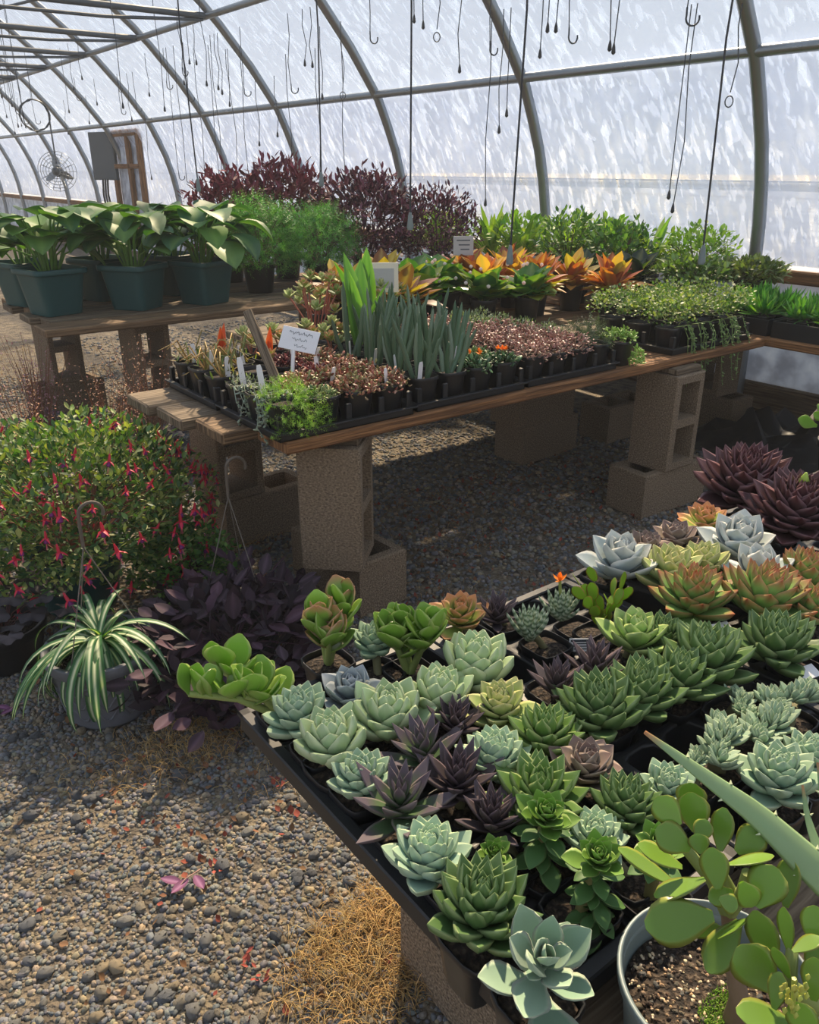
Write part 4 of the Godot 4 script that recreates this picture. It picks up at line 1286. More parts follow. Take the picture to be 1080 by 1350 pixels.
func aloe_leaf(root: Node, pts: Array, wid: Array, hex: String) -> void:
	var cv := Curve3D.new()
	for i in pts.size():
		var d: Vector3 = (pts[mini(i + 1, pts.size() - 1)] - pts[maxi(i - 1, 0)]) / 6.0
		cv.add_point(pts[i], -d, d)
	var mb := MB.new()
	var rows := []
	var cols := []
	var teeth := []
	var n := 26
	for i in n + 1:
		var t := float(i) / n
		var p := cv.sample_baked(cv.get_baked_length() * t)
		var q := cv.sample_baked(cv.get_baked_length() * minf(1.0, t + 0.01))
		var dir := (q - p).normalized() if t < 1.0 else (p - cv.sample_baked(cv.get_baked_length() * 0.97)).normalized()
		var side := dir.cross(Vector3(-0.5, 0.75, 0.45)).normalized()
		var up := side.cross(dir)
		var f := t * (wid.size() - 1)
		var k0 := mini(int(f), wid.size() - 2)
		var w: float = lerpf(wid[k0], wid[k0 + 1], f - k0)
		var row := PackedVector3Array()
		var rc := []
		for k in 10:
			var a := TAU * k / 10
			row.append(p + side * cos(a) * w + up * sin(a) * w * (0.22 if sin(a) > 0 else 0.42))
			rc.append(vary(L(hex), 0.06).lerp(L("b56a3e"), 0.8 if t > 0.97 else 0.0))
		rows.append(row)
		cols.append(rc)
		if i % 2 == 0 and t < 0.93 and t > 0.12:
			for s in [-1.0, 1.0]:
				teeth.append([p + side * s * w * 0.97, side * s * 0.7 + dir * 0.4])
	mb.skin(rows, cols, true, false, true)
	for q in teeth:
		mb.tube([q[0], q[0] + q[1].normalized() * 0.0032], [0.0014, 0.0002], 4, L("c8d0a8"))
	part("leaf", mb.mesh(), M.fleshy, root)


# ---------- plants on the floor

func cloud(n: int, mid: Vector3, rad: Vector3, size: Array, cols: Array, out := 0.7, low := -0.4, shell := 0.55) -> Array:
	var where := []
	var tint := []
	for i in n:
		var a := rn(0, TAU)
		var s := rn(low, 1.0)
		var d := Vector3(cos(a) * sqrt(1.0 - s * s), s, sin(a) * sqrt(1.0 - s * s))
		var p := mid + d * rad * lerpf(shell, 1.0, sqrt(rng.randf())) * (1.0 + 0.12 * sin(a * 5.0 + s * 7.0))
		var dir := (d * out + Vector3(rn(-1, 1), rn(-0.6, 0.9), rn(-1, 1))).normalized()
		var k := rn(size[0], size[1])
		where.append(Transform3D(aim(dir, Vector3(rn(-0.4, 0.4), 1, rn(-0.4, 0.4))) * Basis.from_scale(Vector3.ONE * k), p))
		tint.append(vary(L(cols[rng.randi() % cols.size()]), 0.2))
	return [where, tint]


func twigs(root: Node, foot: Vector3, mid: Vector3, rad: Vector3, n: int, r: float, hex: String) -> void:
	var mb := MB.new()
	for i in n:
		var a := i * 2.4
		var s := rn(0.0, 0.95)
		var d := Vector3(cos(a) * sqrt(1.0 - s * s), s, sin(a) * sqrt(1.0 - s * s)) * rad * rn(0.75, 0.98)
		mb.tube([foot + Vector3(cos(a), 0, sin(a)) * rad.x * 0.08, foot.lerp(mid + d, 0.5) + Vector3(0, rad.y * 0.15, 0), mid + d], [r, r * 0.8, r * 0.4], 4, vary(L(hex), 0.15), false)
	part("stems", mb.mesh(), M.stem, root)


func tint_leaf(prof: Array, bend := 0.3, fold := 0.25, ns := 3) -> ArrayMesh:
	var mb := MB.new()
	mb.blade(prof, bend, fold, Color(1, 1, 1), Color(0.95, 0.95, 0.95), Color(0.9, 0.9, 0.9), ns)
	return mb.mesh()


func round_pot(root: Node, r: float, h: float, m: String, bead := 0.012) -> void:
	var mb := MB.new()
	mb.lathe([Vector2(0.001, 0), Vector2(r * 0.72, 0), Vector2(r * 0.76, 0.012), Vector2(r * 0.95, h - 0.035), Vector2(r * 0.99, h - 0.032), Vector2(r * 1.02, h - 0.016), Vector2(r * 1.02, h - 0.004), Vector2(r, h), Vector2(r - bead, h - 0.003), Vector2(r * 0.88, h - 0.05)], 48)
	part("pot", mb.mesh(), M[m], root)
	part("soil", disc(r * 0.9, 2.0, 32), M.soil, root, Transform3D(Basis(), Vector3(0, h - 0.03, 0)))


func floor_plants() -> void:
	S.small_leaf = tint_leaf([0.04, 0.22, 0.3, 0.2, 0.0])
	S.round_leaf = tint_leaf([0.1, 0.36, 0.42, 0.32, 0.0], 0.4, 0.15)
	S.thin_leaf = tint_leaf([0.05, 0.12, 0.11, 0.07, 0.0], 0.5, 0.3)
	# spider plant
	var sp := thing("spider_plant", "spider plant with white striped arching leaves in a slate grey pot", "potted plant", Vector3(0.445, 0.0, -1.885))
	round_pot(sp, 0.14, 0.2, "grey_pot")
	var zig := MB.new()
	for row in 3:
		var pts := []
		for k in 49:
			var a := TAU * k / 48.0
			var y := 0.05 + 0.04 * row + (0.014 if k % 4 < 2 else -0.014) * (1.0 if k % 2 else 0.0) + (0.012 if k % 4 == 0 else (-0.012 if k % 4 == 2 else 0.0))
			pts.append(Vector3(cos(a), 0, sin(a)) * 0.14 * lerpf(0.765, 0.945, (y - 0.012) / 0.155) + Vector3(0, y, 0))
		zig.tube(pts, 0.0035, 5, Color.WHITE, false)
	part("zigzag_relief", zig.mesh(), M.grey_pot, sp)
	for i in 125:
		var a := i * 2.39996
		var ln := rn(0.19, 0.36)
		var rise := rn(0.7, 1.45)
		var mb := MB.new()
		mb.blade([0.013, 0.02, 0.023, 0.022, 0.016, 0.0], -(rn(2.0, 4.2) if i % 6 else rn(5.0, 7.5)), 0.35, L("dfe6c4") if i % 5 else L("c9d79c"), L("3f7040"), L("33603a"), 14)
		var b := Basis(Vector3.UP, a) * Basis(Vector3.RIGHT, -rise) * Basis.from_scale(Vector3(ln * 1.35, ln, ln))
		part("leaf", mb.mesh(), M.thin, sp, Transform3D(b, Vector3(cos(a + 1.6), 0, -sin(a + 1.6)) * rn(0.0, 0.03) + Vector3(0, 0.175, 0)))
	hanger(sp, Vector3(0, 0.2, 0), 0.115, 0.60, 0.4, "hanger")
	# purple wandering plant, spilling
	var tr := thing("purple_trailing_plant", "dark purple trailing plant spilling over its pot beside the grey pot", "potted plant", Vector3(0.76, 0, -1.80))
	round_pot(tr, 0.13, 0.15, "black_plastic")
	S.purple_leaf = []
	for i in 4:
		var mb := MB.new()
		var c := [L("33232f"), L("3b2634"), L("2c2028"), L("452c3a")]
		mb.blade([0.04, 0.2, 0.28, 0.27, 0.18, 0.0], rn(0.1, 0.6), 0.22, c[i].lerp(L("6b5566"), 0.35), c[i], c[i], 6)
		S.purple_leaf.append(mb.mesh())
	for i in 290:
		var a := rn(0, TAU)
		var s := rn(-0.95, 1.0)
		var d := Vector3(cos(a) * sqrt(1.0 - s * s), s, sin(a) * sqrt(1.0 - s * s))
		var p := Vector3(0.0, 0.13, 0.0) + d * Vector3(0.27, 0.14, 0.27) * rn(0.75, 1.0)
		p.y = maxf(p.y, 0.012)
		if i % 3 == 0:
			p += Vector3(-0.07, -0.02, 0.11) * rng.randf()
		elif i % 3 == 1:
			p += Vector3(0.15, 0.02, -0.1) * rng.randf()
		p.y = maxf(p.y, 0.012)
		var ln := rn(0.045, 0.08)
		var dir := Vector3(d.x, rn(-0.9, 0.35) if s < 0.5 else rn(-0.5, 0.6), d.z) + Vector3(rn(-0.6, 0.6), 0, rn(-0.6, 0.6))
		if p.y < 0.05:
			dir.y = rn(0.0, 0.3)
		part("leaf", S.purple_leaf[i % 4], M.dull_thin, tr, Transform3D(aim(dir, d + Vector3.UP * 0.6) * Basis.from_scale(Vector3.ONE * ln), p))
	var under := cloud(620, Vector3(0.01, 0.1, 0.0), Vector3(0.28, 0.14, 0.28), [0.045, 0.075], ["33232f", "2c2028", "3b2634"], 0.5, -0.5, 0.5)
	for t in under[0].size():
		under[0][t].origin.y = maxf(under[0][t].origin.y, 0.02)
	copies("foliage", tint_leaf([0.04, 0.2, 0.28, 0.27, 0.18, 0.0]), M.dull_thin, tr, under[0], under[1])
	twigs(tr, Vector3(0, 0.1, 0), Vector3(0, 0.12, 0), Vector3(0.25, 0.12, 0.25), 40, 0.003, "4a3040")
	hanger(tr, Vector3(0.11, 0.15, -0.17), 0.1, 0.6, 1.2, "hanger")
	# fuchsia
	var fu := thing("fuchsia", "fuchsia bush covered in hanging red and magenta flowers in a teal pot", "potted plant", Vector3(0.56, 0, -2.50))
	round_pot(fu, 0.15, 0.2, "green_pot")
	var fm := Vector3(0.02, 0.36, 0.02)
	var fr := Vector3(0.40, 0.25, 0.40)
	twigs(fu, Vector3(0, 0.18, 0), fm, fr, 70, 0.003, "8a5a48")
	var cl := cloud(9500, fm, fr, [0.018, 0.032], ["6a8a4a", "4f7340", "8a9a55", "aab070", "3f6038"], 0.6, -0.75, 0.45)
	copies("foliage", S.small_leaf, M.thin, fu, cl[0], cl[1])
	S.fuchsia = fuchsia_flower()
	for i in 215:
		var a := rn(0, TAU)
		var s := rn(-0.8, 0.95)
		var d := Vector3(cos(a) * sqrt(1.0 - s * s), s, sin(a) * sqrt(1.0 - s * s))
		var k := rn(0.9, 1.5)
		part("flower", S.fuchsia, M.petal, fu, Transform3D(Basis(Vector3.UP, rn(0, TAU)) * Basis(Vector3.RIGHT, rn(-0.6, 0.6)) * Basis.from_scale(Vector3.ONE * k), fm + d * fr * rn(1.02, 1.14)))
	# fern like greenery at its right
	var fe := thing("maidenhair_fern", "low fine green fern between the fuchsia and the purple plant", "potted plant", Vector3(0.82, 0, -2.27))
	round_pot(fe, 0.09, 0.12, "black_plastic")
	cl = cloud(1900, Vector3(0, 0.17, 0), Vector3(0.17, 0.12, 0.17), [0.012, 0.022], ["3f6b35", "5a8a3e", "4b7a38", "79a04a"], 0.6, -0.6, 0.3)
	copies("foliage", S.round_leaf, M.thin, fe, cl[0], cl[1])
	twigs(fe, Vector3(0, 0.1, 0), Vector3(0, 0.16, 0), Vector3(0.15, 0.1, 0.15), 30, 0.0012, "3a2a20")
	# heuchera with scalloped dark leaves
	var he := thing("coral_bells", "coral bells with dark scalloped leaves at the left edge", "potted plant", Vector3(0.28, 0, -2.28))
	round_pot(he, 0.12, 0.13, "black_plastic")
	S.scallop = []
	for i in 3:
		S.scallop.append(scalloped(["3d3a40", "4a4449", "35343a"][i]))
	for i in 34:
		var a := i * 2.4
		var e := rn(0.1, 1.2)
		var p := Vector3(0, 0.13, 0) + Vector3(cos(a) * cos(e), sin(e) * 0.8, sin(a) * cos(e)) * rn(0.1, 0.19)
		var ln := rn(0.05, 0.085)
		part("leaf", S.scallop[i % 3], M.dull_thin, he, Transform3D(aim(Vector3(cos(a), rn(-0.3, 0.25), sin(a)), Vector3.UP) * Basis.from_scale(Vector3.ONE * ln), p))
	twigs(he, Vector3(0, 0.1, 0), Vector3(0, 0.15, 0), Vector3(0.15, 0.1, 0.15), 20, 0.002, "5a3a3a")
	# coral bells gone to seed: clouds of rusty stalks
	var told := ["rusty dried flower stalks rising behind the fuchsia, leftmost clump", "rusty dried flower stalks rising behind the fuchsia, middle clump", "rusty dried flower stalks beside the hosta bench block", "tall pinkish seed stalks below the corner of the hosta bench"]
	var spots := [Vector3(0.66, 0, -3.3), Vector3(0.95, 0, -3.25), Vector3(1.2, 0, -3.5), Vector3(0.85, 0, -3.95)]
	for j in 4:
		var ds := thing("seeded_coral_bells", told[j], "potted plant", spots[j], 0.0, "dried flower stalks on the floor")
		round_pot(ds, 0.1, 0.13, "black_plastic")
		var mb := MB.new()
		var beads := []
		var bc := []
		for i in 46:
			var a := rn(0, TAU)
			var top := Vector3(cos(a) * rn(0.02, 0.2), rn(0.36, 0.66), sin(a) * rn(0.02, 0.2))
			mb.tube([Vector3(cos(a), 5.0, sin(a)) * 0.024, top * Vector3(0.6, 0.6, 0.6) + Vector3(0, 0.06, 0), top], [0.0018, 0.0014, 0.0008], 3, vary(L("7a5138"), 0.2), false)
			for k in 26:
				var t := rn(0.45, 1.0)
				var p := top * Vector3(t, t * 0.98, t) + Vector3(rn(-0.022, 0.022), 0.02 + rn(-0.012, 0.012), rn(-0.022, 0.022))
				beads.append(Transform3D(aim(Vector3(rn(-1, 1), rn(-0.5, 1), rn(-1, 1))) * Basis.from_scale(Vector3.ONE * rn(0.006, 0.012)), p))
				bc.append(vary(L(["9a6e4e", "b5855f", "8a5a50", "c09c86"][rng.randi() % 4] if j != 3 else ["9a6a70", "b58a90", "7a4a50"][rng.randi() % 3]), 0.2))
		part("stalks", mb.mesh(), M.stem, ds)
		copies("seed_heads", S.small_leaf, M.dull_thin, ds, beads, bc)
		for i in 22:
			var a := i * 2.4
			part("leaf", S.scallop[i % 3], M.dull_thin, ds, Transform3D(aim(Vector3(cos(a), rn(-0.2, 0.3), sin(a)), Vector3.UP) * Basis.from_scale(Vector3.ONE * rn(0.06, 0.09)), Vector3(cos(a) * 0.1, 0.15 + rn(0, 0.07), sin(a) * 0.1)))
	# fallen bits on the gravel
	for q in [[Vector3(0.3667, 0.0120, -1.2073), "purple sprig with two leaves lying on the gravel", 3], [Vector3(0.2355, 0.0120, -2.0087), "magenta fallen blossom on the gravel at the left edge", 2]]:
		var o := thing("fallen_sprig", q[1], "fallen leaf", q[0])
		var mb := MB.new()
		mb.tube([Vector3(-0.03, 0.0, 0.01), Vector3(0, 0.01, 0), Vector3(0.035, 0.004, -0.01)], 0.0014, 5, L("9a7a70"))
		part("stem", mb.mesh(), M.stem, o)
		for k in q[2]:
			var lb := MB.new()
			lb.blade([0.06, 0.2, 0.24, 0.18, 0.0], 0.3, 0.3, L("8a5f80"), L("6a3d60"), L("5a3050"), 5)
			part("leaf", lb.mesh(), M.dull_thin, o, Transform3D(Basis(Vector3.UP, -2.4 + k * 1.2) * Basis(Vector3.RIGHT, 0.1) * Basis.from_scale(Vector3.ONE * 0.045), Vector3(-0.01 + 0.014 * k, 0.006, 0)))
	for q in [[Vector3(0.3869, 0.0060, -0.9313), "red dried leaf cluster on the gravel in the foreground"], [Vector3(0.4343, 0.0060, -1.2174), "red dried petals on the gravel below the purple sprig"], [Vector3(0.3813, 0.0060, -0.9780), "tiny red leaf between two pale stones"], [Vector3(0.6554, 0.0060, -1.3455), "red petals on the gravel beside the tray edge"]]:
		var o := thing("fallen_petals", q[1], "fallen leaf", q[0])
		for k in 6:
			var lb := MB.new()
			lb.blade([0.05, 0.2, 0.25, 0.15, 0.0], 0.6, 0.4, L("a05040"), L("97453a"), L("803a30"), 4)
			part("petal", lb.mesh(), M.dull_thin, o, Transform3D(Basis(Vector3.UP, rn(0, TAU)) * Basis(Vector3.RIGHT, -rn(0.0, 0.5)) * Basis.from_scale(Vector3.ONE * rn(0.012, 0.02)), Vector3(rn(-0.012, 0.012), 0.002, rn(-0.02, 0.02))))


func fuchsia_flower() -> ArrayMesh:
	var mb := MB.new()
	mb.tube([Vector3(0, 0, 0), Vector3(0.002, -0.012, 0)], 0.0006, 4, L("8a5a48"))
	mb.tube([Vector3(0.002, -0.012, 0), Vector3(0.003, -0.02, 0), Vector3(0.003, -0.03, 0)], [0.0016, 0.0032, 0.0038], 7, L("d02f4a"))
	for k in 4:
		mb.blade([0.1, 0.17, 0.15, 0.09, 0.0], -0.5, 0.2, L("e0405c"), L("d8304e"), L("d8304e"), 4, 0.0, Transform3D(Basis(Vector3.UP, k * PI / 2) * Basis(Vector3.RIGHT, 0.25) * Basis.from_scale(Vector3.ONE * 0.02), Vector3(0.003, -0.029, 0)))
	mb.lathe([Vector2(0.001, -0.028), Vector2(0.004, -0.031), Vector2(0.0058, -0.039), Vector2(0.0048, -0.042), Vector2(0.001, -0.038)], 8, L("8a2f86"), 2.0, Vector3(0.003, 0, 0))
	for k in 3:
		mb.tube([Vector3(0.003, -0.036, 0), Vector3(0.003 + 0.002 * (k - 1), -0.058, 0.002 * (k % 2))], 0.0005, 3, L("e87a90"))
	return mb.mesh()


func scalloped(hex: String) -> ArrayMesh:
	var mb := MB.new()
	var c := L(hex)
	var mid := mb.vert(Vector3(0, 0.0, 0.35), c.lerp(L("7a7478"), 0.3))
	var n := 30
	for i in n + 1:
		var t := float(i) / n
		var a := lerpf(-2.75, 2.75, t)
		var r := 0.5 + 0.06 * cos(a * 5.0) + 0.04 * absf(cos(a * 10.0))
		mb.vert(Vector3(sin(a) * r, 0.06 * sin(a * 5.0) - 0.1 * r, 0.35 + cos(a) * r * 0.95), c)
	for i in n:
		mb.tri(mid, mid + 1 + i, mid + 2 + i)
	return mb.mesh()


func hanger(root: Node, foot: Vector3, r: float, top: float, turn: float, called: String) -> void:
	var mb := MB.new()
	var peak := Vector3(foot.x, top - 0.13, foot.z)
	for k in 3:
		var a := turn + TAU * k / 3
		mb.tube([foot + Vector3(cos(a) * r, 0, sin(a) * r), foot.lerp(peak, 0.6) + Vector3(cos(a) * r, 0, sin(a) * r) * 0.4, peak], 0.0016, 5, L("6a625a"))
	var pts := [peak]
	for k in 11:
		var a := PI * k / 9.0
		pts.append(peak + Vector3(0.03 - 0.03 * cos(a), 0.08 + 0.03 * sin(a), 0) if k > 0 else peak + Vector3(0, 0.05, 0))
	mb.tube(pts, 0.0045, 6, L("5d544b"))
	part(called, mb.mesh(), M.stem, root)


# ---------- plants on the benches

const TOP := 0.642


func open_tray(label: String, x0: float, x1: float, z0: float, z1: float, nx: int, nz: int) -> Array:
	var w := x1 - x0
	var d := z1 - z0
	var o := thing("pot_tray", label, "tray", Vector3((x0 + x1) / 2, TOP, (z0 + z1) / 2), 0.0, "black trays of small pots on the bench")
	var mb := MB.new()
	mb.box(Vector3(0, 0.0025, 0), Vector3(w, 0.005, d), Basis(), 0.001)
	for s in [-1.0, 1.0]:
		mb.box(Vector3(0, 0.012, s * (d / 2 - 0.003)), Vector3(w, 0.024, 0.006), Basis(), 0.002)
		mb.box(Vector3(s * (w / 2 - 0.003), 0.012, 0), Vector3(0.006, 0.024, d), Basis(), 0.002)
		mb.box(Vector3(0, 0.024, s * (d / 2 + 0.003)), Vector3(w + 0.018, 0.005, 0.016), Basis(), 0.002)
		mb.box(Vector3(s * (w / 2 + 0.003), 0.024, 0), Vector3(0.016, 0.005, d + 0.018), Basis(), 0.002)
	part("base", mb.mesh(), M.tray_plastic, o)
	var post := MB.new()
	post.box(Vector3(0, 0.035, 0), Vector3(0.018, 0.062, 0.01), Basis(), 0.004)
	var pm := post.mesh()
	var spots := []
	for i in nx + 1:
		for s in [-1.0, 1.0]:
			part("post", pm, M.tray_plastic, o, Transform3D(Basis(), Vector3(clampf(-w / 2 + w * i / nx, -w / 2 + 0.012, w / 2 - 0.012), 0.004, s * (d / 2 - 0.008))))
	for k in nz + 1:
		for s in [-1.0, 1.0]:
			part("post", pm, M.tray_plastic, o, Transform3D(Basis(Vector3.UP, PI / 2), Vector3(s * (w / 2 - 0.008), 0.004, clampf(-d / 2 + d * k / nz, -d / 2 + 0.012, d / 2 - 0.012))))
	for k in nz:
		for i in nx:
			spots.append(o.position + Vector3(-w / 2 + w * (i + 0.5) / nx, 0.005, d / 2 - d * (k + 0.5) / nz))
	return spots


func bench_pot(called: String, label: String, at: Vector3, group := "small pots in the bench trays") -> Node3D:
	var root := thing(called, label, "potted plant", at, rn(-0.1, 0.1), group)
	part("pot", S.bench_pot, M.black_plastic, root)
	part("soil", S.bench_soil, M.soil, root, Transform3D(Basis(), Vector3(0, 0.076, 0)))
	return root


func sedum(root: Node, mid: Vector3, rad: Vector3, n: int, size: Array, cols: Array, shape: String) -> void:
	var cl := cloud(n, mid, rad, size, cols, 0.5, -0.25, 0.3)
	copies("foliage", S[shape], M.fleshy if shape == "bead" else M.thin, root, cl[0], cl[1])


func stem_beads() -> void:
	var mb := MB.new()
	mb.fleshy([0.12, 0.26, 0.32, 0.28, 0.12], 0.26, 0.2, 0.0, Color.WHITE, Color.WHITE, Color.WHITE, 0.8, 4, 6)
	S.bead = mb.mesh()
	# a sprig of needle leaves
	var sp := MB.new()
	for i in 14:
		var t := i / 14.0
		sp.blade([0.05, 0.07, 0.05, 0.0], 0.3, 0.2, Color.WHITE, Color.WHITE, Color.WHITE, 2, 0.0, Transform3D(Basis(Vector3.BACK, i * 2.4) * Basis(Vector3.RIGHT, -0.9) * Basis.from_scale(Vector3.ONE * (0.35 - 0.15 * t)), Vector3(0, 0, t)))
	S.sprig = sp.mesh()


func small_bench() -> void:
	stem_beads()
	var nth := ["first", "second", "third", "fourth"]
	var trays := [
		["tray of sedum pots at the near left corner of the bench", 0.972, 1.424, -2.2, -1.835],
		["tray of pencil stem pots in the middle of the bench front", 1.446, 1.898, -2.2, -1.845],
		["tray of pink sedum pots right of the orange flowers", 1.92, 2.372, -2.2, -1.85],
		["tray of thin stemmed pots behind the near left one", 0.972, 1.424, -2.59, -2.225],
		["tray of tall pencil stem pots, second row", 1.446, 1.898, -2.59, -2.225],
		["tray of grey sedum pots, second row", 1.92, 2.372, -2.59, -2.225]]
	var fill := [
		["lime", "dark_sedum", "red", "red", "string", "red", "red", "red", "string", "empty", "wine", "red"],
		["pencil", "pencil", "orange", "orange", "pencil", "pencil", "pencil", "green_sedum", "pencil", "pencil", "pencil", "pencil"],
		["pink", "pink", "pink", "spruce", "pink", "pink", "pink", "spruce", "pink", "pink", "pink", "silver_sedum"],
		["thin", "empty", "wine", "red", "thin", "thin", "torch", "yellow_red", "thin", "torch", "yellow_red", "yellow_red"],
		["pencil", "pencil", "pencil", "pencil", "yellow_red", "tongue", "pencil", "pencil", "yellow_red", "yellow_red", "tongue", "pencil"],
		["pink", "pink", "pink", "silver_sedum", "pink", "pink", "silver_sedum", "silver_sedum", "pink", "pink", "silver_sedum", "silver_sedum"]]
	var told := {"lime": "lime green feathery sedum spilling over its pot", "dark_sedum": "small pot of green beaded sedum", "red": "pot of reddish brown beaded sedum", "string": "pot of grey green string plant", "empty": "empty black pot", "wine": "pot of wine red beaded sedum", "pencil": "pot of upright grey green pencil stems", "orange": "small pot with an orange flower", "green_sedum": "pot of low green sedum", "pink": "pot of dusty pink sedum", "spruce": "pot of dark needle sedum", "silver_sedum": "pot of silvery green sedum", "thin": "pot with thin curling brown stems", "torch": "pot with red torch like leaves", "yellow_red": "pot of yellow and red rosettes", "tongue": "pot of tall pointed green leaves"}
	var where := ["near left tray", "middle front tray", "right front tray", "far left tray", "far middle tray", "far right tray"]
	for t in 6:
		var q: Array = trays[t]
		var spots := open_tray(q[0], q[1], q[2], q[3], q[4], 4, 3)
		for i in 12:
			var kind: String = fill[t][i]
			var label := "%s, %s of %s row, %s" % [told[kind], nth[i % 4], ["front", "middle", "back"][i / 4], where[t]]
			var root := bench_pot(kind_name(kind), label, spots[i])
			fill_pot(root, kind, i)
	# trays and pots at the right, where the bench meets the wall bench
	var sp2 := open_tray("tray of trailing plants hanging over the bench front", 2.72, 3.26, -2.3, -1.86, 4, 3)
	for i in 12:
		var label := "trailing green plant, %s pot of the %s row at the bench corner" % [nth[i % 4], ["front", "middle", "back"][i / 4]]
		var root := bench_pot("trailing_plant", label, sp2[i], "trailing plants at the bench corner")
		sedum(root, Vector3(0, 0.125 + rn(0.0, 0.035), 0), Vector3(0.105, rn(0.05, 0.085), 0.105), 460, [0.008, 0.018], ["6f8a4f", "8a9e62", "55753f", "a5ad7f"], "round_leaf")
		if i < 4:
			strands(root, 5 + i % 3)
	var edge_pot := bench_pot("bright_sedum", "bright green sedum hanging at the right end of the pink tray", Vector3(2.44, TOP, -1.90))
	sedum(edge_pot, Vector3(0.0, 0.1, 0.0), Vector3(0.06, 0.035, 0.06), 200, [0.01, 0.017], ["8cb04a", "a4c45f", "7aa040"], "bead")
	sedum(edge_pot, Vector3(0.03, 0.02, 0.062), Vector3(0.028, 0.05, 0.028), 120, [0.01, 0.016], ["9abf55", "a9c968"], "bead")
	var dk := bench_pot("needle_sedum", "dark needle leaved plant beside the bright sedum", Vector3(2.45, TOP, -2.05))
	fill_pot(dk, "spruce", 1)
	signs()


func kind_name(kind: String) -> String:
	return {"lime": "lime_sedum", "dark_sedum": "bead_sedum", "red": "red_sedum", "string": "string_plant", "empty": "plant_pot", "wine": "wine_sedum", "pencil": "pencil_plant", "orange": "orange_flower", "green_sedum": "green_sedum", "pink": "pink_sedum", "spruce": "needle_sedum", "silver_sedum": "silver_sedum", "thin": "thin_stem_plant", "torch": "torch_plant", "yellow_red": "sunset_rosette", "tongue": "tongue_leaf_plant"}[kind]


